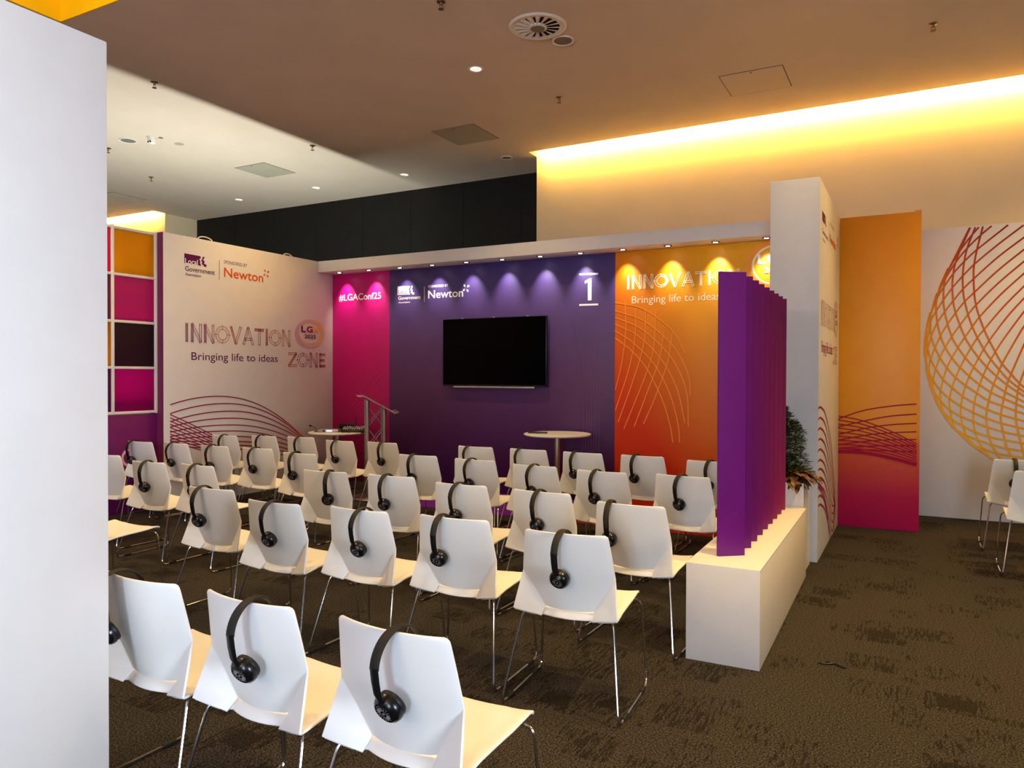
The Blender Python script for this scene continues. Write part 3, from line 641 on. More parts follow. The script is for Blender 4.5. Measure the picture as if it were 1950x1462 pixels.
# ------------------------------------------------------------------ soffit spotlights
ORD = ['first', 'second', 'third', 'fourth', 'fifth', 'sixth', 'seventh', 'eighth', 'ninth', 'tenth', 'eleventh', 'twelfth']
bz = B().lathe([(.020, .012), (.036, .012), (.040, .004), (.040, 0), (.030, 0), (.020, .006)], (0, 0, 0), 24)
def copy_tree(o, parent=None):
    c = o.copy(); COL.objects.link(c)
    if parent: c.parent = parent
    for ch in o.children: copy_tree(ch, c)
    return c
sp0 = thing('soffit_spotlight', (0, 0, 0), '', 'spotlight', 'spotlights under the stage fascia')
B().lathe([(.027, 0), (.043, -.001), (.045, .002), (.043, .006), (.027, .004)], (0, 0, -.006), 24, loop=True).make('bezel', M['dark_gap'], sp0, smooth=True)
B().lathe([(.001, -.003), (.020, -.003), (.026, .0)], (0, 0, -.004), 20).make('lamp_lens', M['lamp_led'], sp0)
for i, x in enumerate(SOFFIT_X):
    o = sp0 if i == 0 else copy_tree(sp0); o.location = (x, 8.085, 2.931); o['label'] = 'small lit soffit spotlight under the stage fascia, %s from the left' % ORD[i]

# ------------------------------------------------------------------ television
tv = thing('television', (-4.69, 8.2, 1.36), 'black wall mounted television on the violet backdrop, switched off', 'television')
B().box((-.748, -.05, 0), (.748, -.01, .865)).make('housing', M['black_plastic'], tv, bevel=.006)
B().box((-.74, -.054, .02), (.74, -.0495, .857)).make('screen', M['tv_screen'], tv)
B().box((-.585, -.048, -.022), (.585, -.02, .0005)).make('speaker_bar', M['silver'], tv, bevel=.004)
B().box((-.25, -.012, .2), (.25, .049, .65)).make('wall_bracket', M['black_plastic'], tv)
for x in (-.45, .01, .49): B().box((x - .014, -.052, .86), (x + .014, -.035, .872)).make('clip', M['silver'], tv, bevel=.002)

# ------------------------------------------------------------------ plinth with fins
PR = math.radians(.84)
pt = thing('fin_screen_plinth', (-.695, 3.932, 0), 'low white plinth carrying a row of nine upright purple fins', 'plinth', rz=PR)
B().box((-.375, .006, 0), (0, 2.035, .505)).make('body', M['white_wall'], pt, bevel=.002)
B().box((-.377, 0, .0), (.0, .005, .512)).make('end_panel', M['white_wall'], pt, bevel=.001)
B().box((-.377, .0055, .5055), (.001, 2.037, .513)).make('top_panel', M['white_wall'], pt, bevel=.001)
fa = math.radians(37.2)
for i in range(9):
    x, y = -.130, .296 + .1995 * i; d = Vector((math.cos(fa), math.sin(fa))); n = Vector((-d.y, d.x)); w, th = .156, .019
    P = [(x, y), (x - d.x * w, y - d.y * w), (x - d.x * w + n.x * th, y - d.y * w + n.y * th), (x + n.x * th, y + n.y * th)]
    B().prism([(p[0], p[1], .5135) for p in P], (0, 0, 1.555)).make('fin', M['fin'], pt)

# ------------------------------------------------------------------ planter and plants
rnd = random.Random(4)
pl_ = thing('planter', (-.95, 6.2, 0), 'white box planter wedged between the plinth and the thick end wall', 'planter')
b = B(); x0, x1, y0, y1 = -.24, .20, -.19, .2
b.box((x0, y0, 0), (x1, y1, .60)); b.box((x0, y0, .60), (x1, y0 + .02, .69)).box((x0, y1 - .02, .60), (x1, y1, .69)).box((x0, y0 + .02, .60), (x0 + .02, y1 - .02, .69)).box((x1 - .02, y0 + .02, .60), (x1, y1 - .02, .69))
b.make('box', M['planter'], pl_)
B().box((x0 + .02, y0 + .02, .60), (x1 - .02, y1 - .02, .655)).make('soil', M['soil'], pl_)
def leafy(b, base, d, L, w, droop=.3, up=Vector((0, 0, 1)), seg=4, jag=0.):
    d = Vector(d).normalized(); s = d.cross(up);
    if s.length < .05: s = Vector((1, 0, 0))
    s.normalize(); nn = s.cross(d); vs = []; p = Vector(base)
    for i in range(seg + 1):
        t = i / seg; ww = w * math.sin(math.pi * min(.97, t * .85 + .12)) ** .8 * (1 + (jag * (1 if i % 2 else -1)))
        q = Vector(base) + d * (L * t) - up * (droop * L * t * t)
        vs += [q - s * ww / 2 + nn * w * .12, q, q + s * ww / 2 + nn * w * .12]
    fs = []
    for i in range(seg): fs += [(3 * i, 3 * i + 1, 3 * i + 4, 3 * i + 3), (3 * i + 1, 3 * i + 2, 3 * i + 5, 3 * i + 4)]
    b.add(vs, fs)
sh = thing('shrub', (-.965, 6.22, .655), 'tall dark green small-leaved shrub in the white planter', 'plant')
b = B().tube([(0, 0, 0), (.01, 0, .25), (-.01, .01, .56)], [.014, .011, .004], 8); 
for k in range(26):
    z = .08 + .46 * k / 26; a = rnd.uniform(0, 6.28); r = .16 * (1 - (z / .62) ** 1.4) + .03
    b.tube([(0, 0, z), (math.cos(a) * r, math.sin(a) * r, z + .05)], [.004, .002], 5)
b.make('stem', M['bark'], sh)
b = B()
for k in range(2200):
    z = rnd.uniform(.03, .6); rr = .22 * max(.0, 1 - (z / .64) ** 2.2) ** .8 * (rnd.random() ** .5) + .012; a = rnd.uniform(0, 6.28)
    p = (math.cos(a) * rr + .02 * math.sin(z * 20), math.sin(a) * rr * .8, z)
    leafy(b, p, (math.cos(a) + rnd.uniform(-.6, .6), math.sin(a) + rnd.uniform(-.6, .6), rnd.uniform(-.2, .9)), rnd.uniform(.032, .05), .026, .2, seg=2)
b.make('foliage', M['shrub'], sh, fix=False)
cr = thing('croton_plant', (-.84, 6.10, .655), 'dark red and green broad-leaved plant spilling over the planter corner', 'plant')
b = B()
for k in range(70):
    a = rnd.uniform(-2.6, 1.2); e = rnd.uniform(-.1, .9); o = Vector((rnd.uniform(-.1, .06), rnd.uniform(-.05, .1), rnd.uniform(.02, .10)))
    leafy(b, o, (math.cos(a), math.sin(a), e), rnd.uniform(.12, .22), rnd.uniform(.04, .065), rnd.uniform(.3, .8), seg=6, jag=.18)
b.make('leaves', M['croton'], cr, fix=False)
gr = thing('leafy_plant', (-1.0, 6.08, .655), 'bright green low plant at the front of the white planter', 'plant')
b = B()
for k in range(60):
    a = rnd.uniform(-3.14, 3.14); leafy(b, (rnd.uniform(-.09, .1), rnd.uniform(-.03, .03), 0), (math.cos(a) * .5, math.sin(a) * .35, rnd.uniform(.6, 1.2)), rnd.uniform(.09, .17), .022, rnd.uniform(.1, .4), seg=4)
b.make('leaves', M['fern'], gr, fix=False)

# ------------------------------------------------------------------ tables, lectern, equipment
def table(loc, zt, label, r=.385):
    t = thing('bistro_table', loc, label, 'table')
    B().lathe([(.02, zt - .028), (r - .02, zt - .028), (r - .004, zt - .02), (r, zt - .012), (r - .003, zt - .003), (r - .012, zt)], n=56).make('tabletop', M['table_white'], t, smooth=True)
    B().lathe([(.09, zt - .034), (.09, zt - .029), (.036, zt - .04), (.036, .03)][::-1], n=24).make('column', M['alu'], t, smooth=True)
    B().lathe([(.22, 0), (.22, .006), (.20, .012), (.05, .024), (.037, .032)], n=40).make('base', M['alu'], t, smooth=True)
    return t
t2 = table((-3.62, 7.78, .006), .832, 'round white bistro table under the television')
t1 = table((-6.78, 7.66, 0), .745, 'round white table in the left corner holding audio equipment')
rm = thing('remote_control', (-3.8, 7.66, .8385), 'black remote lying on the white table under the television', 'remote control', rz=.25)
B().box((-.12, -.025, 0), (.10, .025, .016)).make('case', M['black_plastic'], rm, bevel=.005)
b = B()
for i in range(6):
    for j in range(3): b.lathe([(.005, 0), (.005, .003), (.001, .0035)], (-.09 + i * .03, -.014 + j * .014, .016), 8)
b.make('buttons', M['rubber'], rm)
b = B().tube(crom([(-3.40, 7.60, .806), (-3.36, 7.55, .78), (-3.33, 7.53, .72), (-3.34, 7.54, .69)], 6), .003, 6); tag(b.make('cable', M['black_plastic']), 'thin cable end hanging under the right side of the television table', 'cable')

zt = .745
mx = thing('mixing_desk', (-6.545, 7.70, zt), 'black audio mixing desk full of small knobs behind the lectern', 'mixer', rz=.5); mx.scale = (.85, .85, .85)
B().prism([(-.17, -.12, 0), (-.17, .12, 0), (-.17, .12, .075), (-.17, -.12, .04)], (.36, 0, 0)).make('case', M['black_plastic'], mx, bevel=.004)
for i in range(9):
    for j in range(4):
        B().lathe([(.008, 0), (.007, .014), (.001, .016)], (-.145 + i * .036, -.09 + j * .055, .044 + (j * .055 + .03) / .24 * .035), 10).make('knob', M['paper'] if (i + j) % 3 else M['silver'], mx)
rv = thing('receiver_box', (-6.80, 7.53, zt), 'small white receiver box with lit blue display on the corner table', 'receiver', rz=.45)
B().box((-.13, -.075, 0), (.13, .075, .042)).make('case', M['silver'], rv, bevel=.004)
B().box((-.03, -.0765, .01), (.05, -.0745, .034)).make('display', M['display'], rv)
B().box((-.075, -.077, .012), (-.05, -.0745, .032)).make('socket', M['dark_gap'], rv)
b = B(); r2 = random.Random(8)
for k in range(14):
    p = [Vector((-6.77 + r2.uniform(-.10, .10), 7.80 + r2.uniform(-.08, .08), zt + .012 + r2.uniform(0, .09))) for _ in range(6)]
    p[0].z = p[-1].z = zt + .008
    b.tube(crom(p, 6), .006, 6)
tag(b.make('cable_bundle', M['black_plastic']), 'tangle of black cables heaped on the corner table', 'cables', kind='stuff')
b = B().box((-6.70, 7.40, zt + .0005), (-6.56, 7.50, zt + .003), .3); tag(b.make('paper_sheet', M['paper']), 'white paper sheet between receiver box and mixing desk', 'paper')
mc = thing('microphone', (-6.99, 7.48, zt), 'thin black microphone on a short stalk at the corner table edge', 'microphone')
B().lathe([(.03, 0), (.03, .006), (.006, .012)], n=16).make('foot', M['black_plastic'], mc); B().tube([(0, 0, .01), (-.01, -.01, .06), (-.05, -.03, .075)], .004, 6).make('stalk', M['black_plastic'], mc)
B().lathe([(.004, 0), (.013, .01), (.013, .03), (.004, .04)], (-.05, -.03, .075), 10, (-.8, -.4, .2)).make('capsule', M['band_pad'], mc, smooth=True)
b = B().tube(crom([(-6.55, 7.74, zt + .05), (-6.57, 7.74, zt + .12), (-6.53, 7.72, zt + .16), (-6.54, 7.73, zt + .20)], 6), .005, 6).tube(crom([(-6.56, 7.74, zt + .05), (-6.54, 7.76, zt + .14), (-6.57, 7.76, zt + .18)], 6), .005, 6)
tag(b.make('cable', M['black_plastic']), 'stiff black cable loop rising from the mixing desk', 'cable')

lc = thing('lectern', (-5.80, 7.22, .006), 'aluminium truss lectern with sloping top, left of the violet backdrop', 'lectern', rz=math.radians(42))
# local x = downhill direction of the reading shelf
B().lathe([(.30, 0), (.30, .012), (.29, .02), (.02, .02)], n=40).make('base_plate', M['alu'], lc, smooth=True)
for x, y in ((-.10, -.14), (-.10, .14), (.10, -.14), (.10, .14)):
    h_ = 1.205 - (x + .13) * .53
    B().lathe([(.024, .02), (.024, h_)], (x, y, 0), 16).make('post', M['alu'], lc, smooth=True)
b = B()
for y in (-.14, .14):
    for i in range(4):
        z0 = .08 + .26 * i; b.tube([(-.10, y, z0), (.10, y, z0 + .26)], .006, 6); b.tube([(.10, y, z0), (-.10, y, z0 + .26)], .006, 6)
for x in (-.10, .10):
    for i in range(4):
        z0 = .08 + .24 * i; b.tube([(x, -.14, z0), (x, .14, z0 + .24)], .006, 6)
b.make('truss_bracing', M['alu'], lc)
B().prism([(-.22, -.28, 1.247), (-.13, -.28, 1.245), (.22, -.28, 1.045), (.265, -.28, 1.06), (.265, -.28, 1.046), (.215, -.28, 1.027), (-.135, -.28, 1.228), (-.22, -.28, 1.232)], (0, .56, 0)).make('reading_shelf', M['alu'], lc, bevel=.003)

# ------------------------------------------------------------------ chairs
def prof_interp(tab, z):
    for (z0, v0), (z1, v1) in zip(tab, tab[1:]):
        if z0 <= z <= z1 or z1 <= z <= z0:
            t = (z - z0) / (z1 - z0) if z1 != z0 else 0
            return [p + (q - p) * t for p, q in zip(v0, v1)]
    return tab[-1][1]
TW, VW, OW, JW, IW = .197, .222, .248, .117, .120
VV = (VW, -.212, .60); OO = (OW, -.270, .430); JJ = (JW, -.190, .436); II = (IW, -.236, .400)
def chair_back():
    b = B(); nx = 14
    # z: half width, y at side, y at centre
    tab = [(.436, (JW, -.190, -.210)), (.52, (.170, -.199, -.226)), (.60, (VW, -.212, -.246)), (.70, (.210, -.230, -.268)), (.772, (.2005, -.244, -.281)), (.785, (.198, -.247, -.283)), (.792, (.192, -.2485, -.284)), (.796, (.182, -.250, -.285))]
    zs_ = [.436, .478, .52, .56, .60, .65, .70, .74, .772, .785, .792, .796]; idx = []
    for j, z in enumerate(zs_):
        hw, ys_, yc = prof_interp(tab, z); row = []
        for i in range(nx + 1):
            s = -1 + 2 * i / nx; zz = z
            if j == 0: zz = z - .006 * (1 - s * s)
            row.append((s * hw, ys_ + (yc - ys_) * (1 - s * s), zz))
        idx.append(len(b.v)); b.v += row
    for j in range(len(zs_) - 1):
        for i in range(nx): b.f.append((idx[j] + i, idx[j] + i + 1, idx[j + 1] + i + 1, idx[j + 1] + i))
    for side, e in ((-1, 0), (1, nx)):
        edge = [idx[j] + e for j in range(5)]           # J .. V along the panel edge
        o = len(b.v); b.v += [(side * OO[0], OO[1], OO[2]), (side * II[0], II[1], II[2])]
        # wing strip between the fold line and the outer edge line V-O
        cols = []
        for j in range(5):
            t = j / 4.0; p0 = Vector(b.v[edge[j]])
            cols.append(p0)
        outer = [Vector((side * (OO[0] + (VV[0] - OO[0]) * j / 4), OO[1] + (VV[1] - OO[1]) * j / 4, OO[2] + (VV[2] - OO[2]) * j / 4)) for j in range(4)]
        k = len(b.v); b.v += [tuple(p) for p in outer]
        for j in range(3): b.f.append((edge[j], edge[j + 1], k + j + 1, k + j))
        b.f.append((edge[3], edge[4], k + 3))
        b.f.append((edge[0], k, o + 1))
    return b
def chair_seat():
    b = B(); nx = 16
    rows = [(-.214, .401), (-.205, .413), (-.190, .425), (-.166, .433), (-.12, .437), (-.04, .438), (.04, .441), (.10, .447), (.135, .451), (.152, .447), (.158, .438)]
    idx = []
    for j, (y, z) in enumerate(rows):
        t = (y + .214) / .372; row = []
        for i in range(nx + 1):
            s = -1 + 2 * i / nx; a = abs(s); sg = 1 if s > 0 else -1
            cw = IW + (.135 - IW) * t; ow = OW - .005 + (.236 - OW + .005) * t
            if a <= .5:
                x = s / .5 * cw; yy = y - (.025 * (1 - (a / .5) ** 2) * (1 - t)); zz = z - .006 * (1 - (a / .5) ** 2) * t
            else:
                q = (a - .5) / .5; x = sg * (cw + (ow - cw) * q)
                yr = II[1] + .003 + (OO[1] + .002 - II[1]) * q; zr = II[2] + .002 + (OO[2] + .0 - II[2]) * q
                yy = yr + (.158 - yr) * t if j else yr
                k = max(0, 1 - t * 3.0); zz = (z + .010 * q * q) * (1 - k) + zr * k
                if j and j < 4: yy = min(yy, y + .05)
            row.append((x, yy, zz))
        idx.append(len(b.v)); b.v += row
    for j in range(len(rows) - 1):
        for i in range(nx): b.f.append((idx[j] + i, idx[j] + i + 1, idx[j + 1] + i + 1, idx[j + 1] + i))
    return b
def sled(side):
    s = side
    p = [(s * .10, -.10, .418), (s * .215, -.225, .418), (s * .243, -.268, .40), (s * .275, -.343, .009), (s * .275, .155, .009), (s * .268, .150, .10), (s * .250, .125, .425), (s * .215, .105, .428), (s * .10, .08, .424)]
    return B().tube(rounded([p[0], p[1], p[3], p[4], p[6], p[8]], .045, 5), .0055, 8)
ch0 = thing('stacking_chair', (0, 0, 0), '', 'chair', 'white stacking chairs in rows before the stage')
chair_back().make('backrest', M['shell'], ch0, smooth=True, solid=.009, bevel=.0028, seg=2, ang=40, offset=0)
chair_seat().make('seat', M['shell'], ch0, smooth=True, solid=.009, bevel=.0028, seg=2, ang=40, offset=-1)
for s in (-1, 1):
    sl = sled(s).make('sled_leg', M['chrome'], ch0, smooth=True)
    for y in (-.24, .07): B().lathe([(.0085, -.03), (.0095, -.028), (.0095, .028), (.0085, .03)], (s * .275, y, .0095), 10, (0, 1, 0)).make('glide', M['rubber'], sl)
B().tube([(-.13, -.02, .414), (.13, -.02, .414)], .006, 8).make('cross_bar', M['chrome'], ch0, smooth=True)

# headphones, draped over a back: local origin = top edge of the backrest, y = forward
hp0 = thing('headphones', (0, 0, 0), '', 'headphones', 'black headphones hung over chair backs')
def band_path():
    out = []
    for k in range(25):
        a = math.pi * k / 24; out.append((0, -math.cos(a) * .088, -.079 + math.sin(a) * .090))
    return out
bp = band_path()
b = B().tube(bp[2:23], .0155, 10, flat=(.28, 1.0), up=(0, -1, 0)); b.make('headband', M['band_pad'], hp0, smooth=True)
for s in (-1, 1):
    e = Vector(bp[2] if s < 0 else bp[22])
    B().tube([e + Vector((0, 0, .006)), e + Vector((0, s * .002, -.03)), (0, s * .086, -.120), (0, s * .076, -.152)], [.0145, .0145, .0135, .012], 8, flat=(.34, 1.0), up=(0, s, 0)).make('slider_arm', M['black_plastic'], hp0, smooth=True)
    ax = Vector((0, s, -.30 if s < 0 else -.12)).normalized(); cc = Vector((0, s * .053, -.172))
    cup = B().lathe([(.002, .0235), (.0235, .0235), (.0255, .0215), (.030, .0215), (.0375, .015), (.041, .006), (.041, -.003), (.035, -.007)], cc, 28, ax).make('ear_cup', M['black_gloss'], hp0, smooth=True)
    B().lathe([(.015, -.019), (.029, -.021), (.0375, -.018), (.0395, -.012), (.0375, -.0055), (.030, -.004)], cc, 28, ax).make('ear_pad', M['ear_foam'], hp0, smooth=True)
    g = B()
    X = ax.orthogonal().normalized(); Y = ax.cross(X)
    for k in range(16):
        a = k * math.pi / 8; d = X * math.cos(a) + Y * math.sin(a); g.tube([cc + ax * .0236 + d * .010, cc + ax * .0236 + d * .021], .0009, 5)
    g.lathe([(.0035, .0235), (.0035, .0243), (.001, .0244)], cc, 12, ax)
    g.make('dial_marks', M['silver'], cup)

CH = {'F1': ((213, 1090), (323.5, 1106)), 'F2': ((401, 1119), (552, 1157.6)), 'F3': ((644.7, 1171.3), (856, 1212.6)),
'E1': ((363, 924.6), (441.6, 932.3)), 'E2': ((473, 949.5), (570.7, 959.6)), 'E3': ((628, 961), (740, 975.4)), 'E4': ((801, 978.5), (929, 990)), 'E5': ((1002, 1004.7), (1156.7, 1021.8)),
'D0': (None, (228.5, 867)), 'D1': ((251.5, 876), (313.8, 880.8)), 'D2': ((346, 877), (406, 883.8)), 'D3': ((580, 893.8), (657.7, 898.5)), 'D4': ((700.3, 901.8), (789.6, 908)), 'D5': ((831, 916.6), (925, 925.2)), 'D6': ((977.6, 929), (1087, 940.7)), 'D7': ((1137, 953), (1267, 965.4)),
'C1': ((246, 837), (287.7, 840)), 'C2': ((311.5, 838.5), (358.5, 843)), 'C3': ((380.8, 846), (435.4, 850)), 'C4': ((460.8, 850.8), (519.2, 854.6)), 'C5': ((539.2, 860), (600.8, 864.6)), 'C6': ((761, 864), (831, 868)), 'C7': ((865.7, 871.6), (943, 877)), 'C8': ((977.6, 882), (1058.9, 889)), 'C9': ((1100, 893), (1192, 900)), 'C10': ((1247.7, 900.3), (1353.8, 910)),
'B1': ((406, 824), (448.5, 824.6)), 'B2': ((477, 826), (527.7, 829)), 'B3': ((547.7, 829.5), (597.7, 832)), 'B4': ((620.8, 836.6), (672.3, 840.3)), 'B5': ((698.5, 839.7), (757.5, 843.8)), 'B6': ((873.4, 847.8), (937.5, 851.5)), 'B7': ((970.6, 852.6), (1041, 857.2)), 'B8': ((1071, 858.4), (1148, 864)), 'B9': ((1181.5, 864.6), (1265.4, 870)), 'B10': ((1308.5, 875), None)}
ROT = {'E5': 4.5, 'F3': -2, 'F2': -2, 'F1': 0, 'B1': 2, 'E2': 0}
CROSS = dict(F1=(.22, -8), F2=(.62, 4), F3=(.60, -4), E1=(.38, 8), E2=(.56, 0), E3=(.62, 0), E4=(.36, 4), E5=(.48, -4), D1=(.55, 16), D2=(.55, 14), D3=(.66, 18), D4=(.45, 4), D5=(.50, -4), D6=(.5, 0), D7=(.22, 6), C1=(.30, 10), C2=(.5, 4), C3=(.5, 10), C4=(.5, 0), C5=(.42, 14), C6=(.42, 4), C7=(.45, -8), C8=(.52, -8), C9=(.42, -6), C10=(.5, -10), B1=(.55, 8), B2=(.45, 10), B3=(.52, 4), B4=(.48, 0), B5=(.58, 8), B6=(.35, -8), B7=(.33, -10), B8=(.35, -4), B9=(.37, -6), B10=(.5, -12), R1=(.42, 0))
ROWN = {'B': 'front row nearest the stage', 'C': 'second row from the stage', 'D': 'third row from the stage', 'E': 'fourth row from the stage', 'F': 'rearmost row'}
SCL = dict(C1=.988, C2=.982, B1=.966, B2=.985, B3=.995, D2=.976)
SEATN = {'B1': 'fifth left of the aisle', 'B2': 'fourth left of the aisle', 'B3': 'third left of the aisle', 'B4': 'second left of the aisle', 'B5': 'first left of the aisle', 'B6': 'first right of the aisle', 'B7': 'second right of the aisle', 'B8': 'third right of the aisle', 'B9': 'fourth right of the aisle', 'B10': 'end seat behind the fins',
'C1': 'fifth left of the aisle', 'C2': 'fourth left of the aisle', 'C3': 'third left of the aisle', 'C4': 'second left of the aisle', 'C5': 'first left of the aisle', 'C6': 'first right of the aisle', 'C7': 'second right of the aisle', 'C8': 'third right of the aisle', 'C9': 'fourth right of the aisle', 'C10': 'end seat by the fins',
'D0': 'cut off by the left partition', 'D1': 'second left of the aisle', 'D2': 'first left of the aisle', 'D3': 'first right of the aisle', 'D4': 'second right of the aisle', 'D5': 'third right of the aisle', 'D6': 'fourth right of the aisle', 'D7': 'end seat by the plinth',
'E0': 'only its seat shows beside the left partition', 'E1': 'first right of the aisle', 'E2': 'second right of the aisle', 'E3': 'third right of the aisle', 'E4': 'fourth right of the aisle', 'E5': 'end seat before the plinth',
'F1': 'leftmost, half hidden by the partition', 'F2': 'middle of three', 'F3': 'rightmost and nearest of all'}
HW = .197; ZT = .796
first = [True, True]
def put(o, kind):
    i = 0 if kind == 'c' else 1
    if first[i]: first[i] = False; return o
    return copy_tree(o)
def place(key, x, y, rot, label, hlabel, cross, group=None):
    o = put(ch0, 'c'); o.location = (x, y, 0); o.rotation_euler = (0, 0, rot); o['label'] = label
    if group: o['group'] = group
    if cross:
        f, tw = cross; s = -1 + 2 * f
        lx = s * HW; ly = -.250 - .035 * (1 - s * s); c, n = math.cos(rot), math.sin(rot)
        h = put(hp0, 'h'); h.location = (x + lx * c - ly * n, y + lx * n + ly * c, ZT - .006 + .0035)
        h.scale = (1.1, 1.1, 1.1); h.rotation_euler = (math.radians(11), 0, rot + math.radians(tw)); h['label'] = hlabel
        if group: h['group'] = 'headphones in the neighbouring booth'
for key, (pa, pb) in CH.items():
    A = onz(*pa, ZT) if pa else None; Z = onz(*pb, ZT) if pb else None
    if A and Z:
        rot = math.radians(ROT.get(key, max(-5, min(5, .5 * math.degrees(math.atan2(Z.y - A.y, Z.x - A.x)))))); mid = (A + Z) / 2
    else:
        rot = 0; mid = (A + Vector((HW, 0, 0))) if A else (Z - Vector((HW, 0, 0)))
    mid = mid * SCL.get(key, 1.0)
    x = mid.x - .250 * math.sin(rot); y = mid.y + .250 * math.cos(rot)
    place(key, x, y, rot, 'white shell chair, %s, %s' % (ROWN[key[0]], SEATN[key]), 'black headphones, %s, chair %s' % (ROWN[key[0]], SEATN[key]), CROSS.get(key))
q = onz(300, 1003, .452)
place('E0', q.x - .232, q.y - .14, 0, 'white shell chair, fourth row from the stage, only its seat showing beside the partition', '', None)
r1 = onz(1867.7, 1053, 0); r1f = onz(1857.5, 1027, 0); r2 = onz(1904.6, 1102, 0); r2f = onz(1899, 1071.5, 0)
for nm, a_, top, lab, hl, cr_ in (('R1', r1, (1896.3, 873), 'white shell chair in the neighbouring booth, the farther one at the right edge', 'black headphones over the farther chair back in the neighbouring booth', (.38, 0)), ('R2', r2, (1936.3, 894.5), 'white shell chair in the neighbouring booth, the nearer one at the right edge', '', None)):
    T_ = onz(*top, ZT); x = (T_.x + HW) * .5 + (a_.x + .275) * .5; y = (T_.y + .25) * .5 + (a_.y + .343) * .5
    place(nm, x, y, 0, lab, hl, cr_, 'chairs in the neighbouring booth')

# ------------------------------------------------------------------ ceiling fittings
def fit(name, u, v, label, cat, group=None):
    p = onz(u, v, ZC); return thing(name, (p.x, p.y, ZC), label, cat, group)
v0 = fit('air_diffuser', 1024, 50, 'large round air diffuser with radial blades in the ceiling', 'air vent')
B().lathe([(.196, -.010), (.24, -.016), (.258, -.004), (.258, -.0005), (.196, -.0005)], n=48, loop=True).make('ring', M['frame_white'], v0, smooth=True)
B().lathe([(.002, -.004), (.21, -.004), (.21, -.001), (.002, -.001)], n=40).make('dark_throat', M['dark_gap'], v0)
b = B()
for k in range(16):
    a = k * math.pi / 8; d = Vector((math.cos(a), math.sin(a), 0)); n = Vector((-d.y, d.x, 0))
    p0, p1 = d * .072, d * .205
    b.add([p0 - n * .005 + Vector((0, 0, -.017)), p1 - n * .006 + Vector((0, 0, -.016)), p1 + n * .042 + Vector((0, 0, -.005)), p0 + n * .012 + Vector((0, 0, -.005))], [(0, 1, 2, 3)])
b.make('blades', M['frame_white'], v0, solid=.002)
B().lathe([(.002, -.024), (.066, -.024), (.082, -.018), (.084, -.006), (.06, -.004)], n=32).make('hub', M['frame_white'], v0, smooth=True)
B().lathe([(.002, -.0265), (.062, -.0265), (.064, -.0245)], n=28).make('hub_cover', M['grey_grille'], v0)
def speaker(u, v, r, label):
    s = fit('ceiling_speaker', u, v, label, 'speaker')
    B().lathe([(r * .8, -.008), (r * .97, -.012), (r, -.004), (r, -.0005), (r * .8, -.0005)], n=36, loop=True).make('rim', M['frame_white'], s, smooth=True)
    B().lathe([(.002, -.009), (r * .8, -.007), (r * .8, -.002)], n=36).make('grille', M['grey_grille'], s)
speaker(1072, 76.5, .105, 'small round ceiling speaker touching the large air diffuser')
speaker(244, 267, .115, 'small round ceiling speaker beside the dome camera at left')
speaker(965, 299.5, .085, 'small round ceiling speaker near the corner of the lit cove')
dl0 = None
for u, v, lab in ((906, 131.5, 'lit recessed downlight standing alone below the large air diffuser'), (770, 332.5, 'lit recessed downlight nearest the lit cove, along the black wall'), (602, 357.5, 'lit recessed downlight in the middle of three along the black wall'), (455, 380, 'lit recessed downlight farthest left along the black wall')):
    d = fit('ceiling_downlight', u, v, lab, 'downlight', 'recessed ceiling downlights')
    B().lathe([(.058, -.002), (.075, -.006), (.082, -.002), (.082, -.0005), (.058, -.0005)], n=32, loop=True).make('trim_ring', M['frame_white'], d, smooth=True)
    B().lathe([(.002, -.0035), (.044, -.003), (.058, -.001)], n=28).make('lamp_lens', M['lamp_on'], d)
    b = B()
    for k in range(3): b.tube([(-.05, -.02 + .02 * k, -.0055), (.05, -.02 + .02 * k, -.0055)], .002, 5)
    b.make('baffle', M['brass'], d)
for u, v, lab in ((294, 156, 'ceiling sprinkler on the shaded side of the bright ceiling patch at left'), (595, 277, 'ceiling sprinkler right of the pale square access panel'), (1065, 185, 'ceiling sprinkler between the air diffuser and the lit cove'), (1777, 45, 'ceiling sprinkler at the upper right above the lit cove'), (288, 337, 'ceiling sprinkler beneath the dome camera at left'), (840, 3, 'ceiling sprinkler at the top edge left of the air diffuser'), (206, 282, 'ceiling sprinkler half hidden at the left partition edge')):
    s = fit('sprinkler', u, v, lab, 'sprinkler', 'ceiling sprinklers')
    B().lathe([(.038, -.0005), (.036, -.006), (.014, -.009)], n=20).make('escutcheon', M['brass'], s, smooth=True)
    B().lathe([(.011, -.009), (.009, -.03), (.005, -.034)], n=12).make('nozzle', M['brass'], s, smooth=True)
    b = B().tube(rounded([(.011, 0, -.022), (.016, 0, -.045), (.003, 0, -.06)], .01), .0028, 6).tube(rounded([(-.011, 0, -.022), (-.016, 0, -.045), (-.003, 0, -.06)], .01), .0028, 6)
    b.make('yoke', M['brass'], s); B().lathe([(.002, -.064), (.024, -.064), (.024, -.061), (.002, -.060)], n=16).make('deflector', M['brass'], s)
def hatch(x0, y0, x1, y1, mat, label, catch=None):
    t = thing('access_panel', ((x0 + x1) / 2, (y0 + y1) / 2, ZC), label, 'access panel', 'square access panels in the ceiling'); w, h_ = (x1 - x0) / 2, (y1 - y0) / 2
    B().box((-w, -h_, -.004), (w, h_, -.0005)).make('leaf', mat, t)
    b = B()
    for a in ((-w - .008, -h_ - .008, w + .008, -h_), (-w - .008, h_, w + .008, h_ + .008), (-w - .008, -h_, -w, h_), (w, -h_, w + .008, h_)): b.box((a[0], a[1], -.0025), (a[2], a[3], -.0004))
    b.make('shadow_gap', M['grey_ink'], t)
    B().lathe([(.012, -.0045), (.010, -.008)], (0, -h_ + .04, 0), 10).make('catch', M['brass'], t)
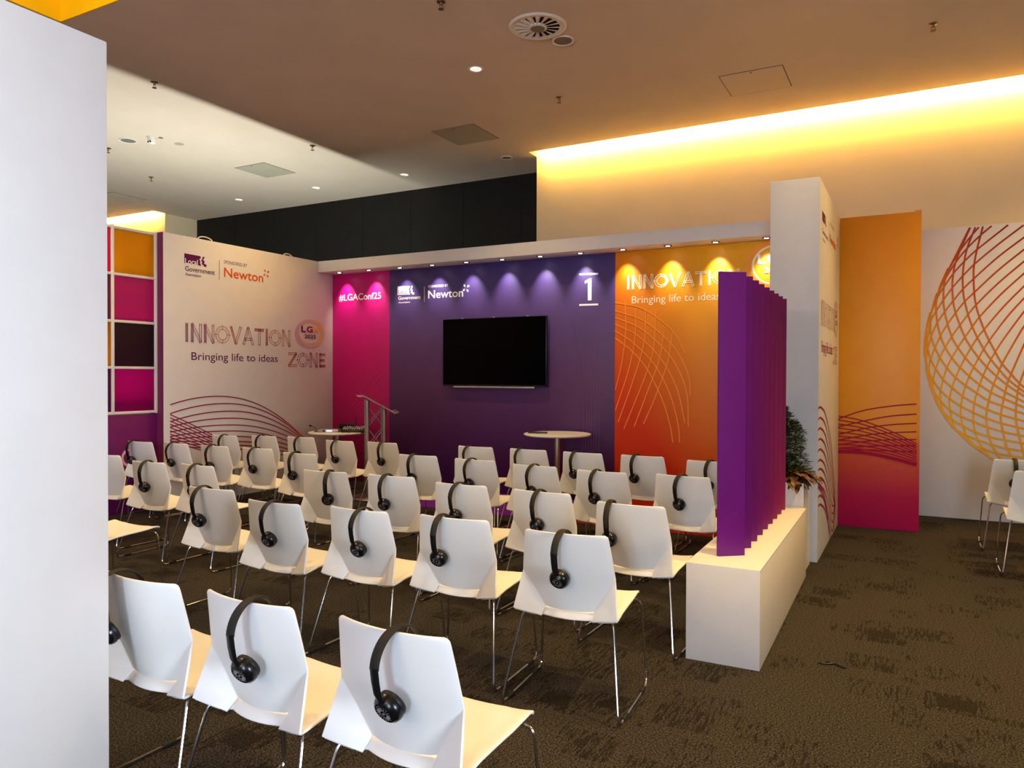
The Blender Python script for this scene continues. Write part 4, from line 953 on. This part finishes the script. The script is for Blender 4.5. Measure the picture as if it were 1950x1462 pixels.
hatch(-5.465, 7.93, -4.85, 8.57, M['access'], 'brownish square access panel between the downlight and the black wall')
hatch(-9.035, 7.94, -8.435, 8.56, M['access'], 'pale green-grey square access panel in the bright ceiling patch')
hatch(-1.835, 7.88, -1.215, 8.49, M['plaster'], 'ceiling coloured access panel above the lit cove at right')
hatch(-12.95, 8.02, -12.1, 8.64, M['plaster'], 'warm lit access panel at the left edge of the ceiling')
s = fit('dome_camera', 290, 261, 'white dome security camera on the bright ceiling patch', 'camera')
B().lathe([(.06, -.0005), (.06, -.02), (.055, -.045), (.03, -.05)], n=28).make('mount', M['frame_white'], s, smooth=True)
B().lathe([(.05, -.045), (.045, -.075), (.02, -.09), (.002, -.092)], n=24).make('dome', M['frame_white'], s, smooth=True)
for x in (-.02, .02): B().lathe([(.012, 0), (.012, .006)], (x, -.042, -.068), 12, (0, -1, -.4)).make('lens', M['black_gloss'], s)
s = fit('ceiling_sensor', 306, 262, 'tiny dark round sensor right beside the dome camera', 'sensor'); B().lathe([(.03, -.0005), (.03, -.006), (.002, -.007)], n=20).make('cap', M['grey_grille'], s)
s = fit('cover_plate', 341, 274, 'pale round cover plate right of the dome camera', 'cover plate'); B().lathe([(.06, -.0005), (.06, -.004), (.002, -.0045)], n=28).make('plate', M['access'], s)

# ------------------------------------------------------------------ small things
b = B().tube(crom([(XL - .05, 6.00, H + .001), (XL - .05, 6.02, H + .03), (XL - .05, 6.10, H + .045), (XL - .05, 6.18, H + .03), (XL - .05, 6.21, H + .001)], 6), .006, 8); tag(b.make('cable', M['frame_white']), 'white cable loop sticking up at the front of the white side wall', 'cable')
b = B().tube(crom([(XL - .05, 7.35, H + .001), (XL - .05, 7.37, H + .025), (XL - .05, 7.43, H + .035), (XL - .05, 7.49, H + .02), (XL - .05, 7.5, H + .001)], 6), .007, 8); tag(b.make('cable', M['frame_white']), 'white cable loop on top of the white side wall near the fascia', 'cable')
p = [onz(u, v, .006) for u, v in ((1558, 1261), (1572, 1264), (1590, 1263), (1600, 1268), (1610, 1272))]; p2 = [onz(u, v, .006) for u, v in ((1574, 1259), (1586, 1263), (1598, 1267))]
b = B().tube(crom(p, 5), .004, 6).tube(crom(p2, 5), .003, 6); tag(b.make('cable_tie', M['black_plastic']), 'thin black cable tie scrap lying on the carpet right of the plinth', 'cable tie')
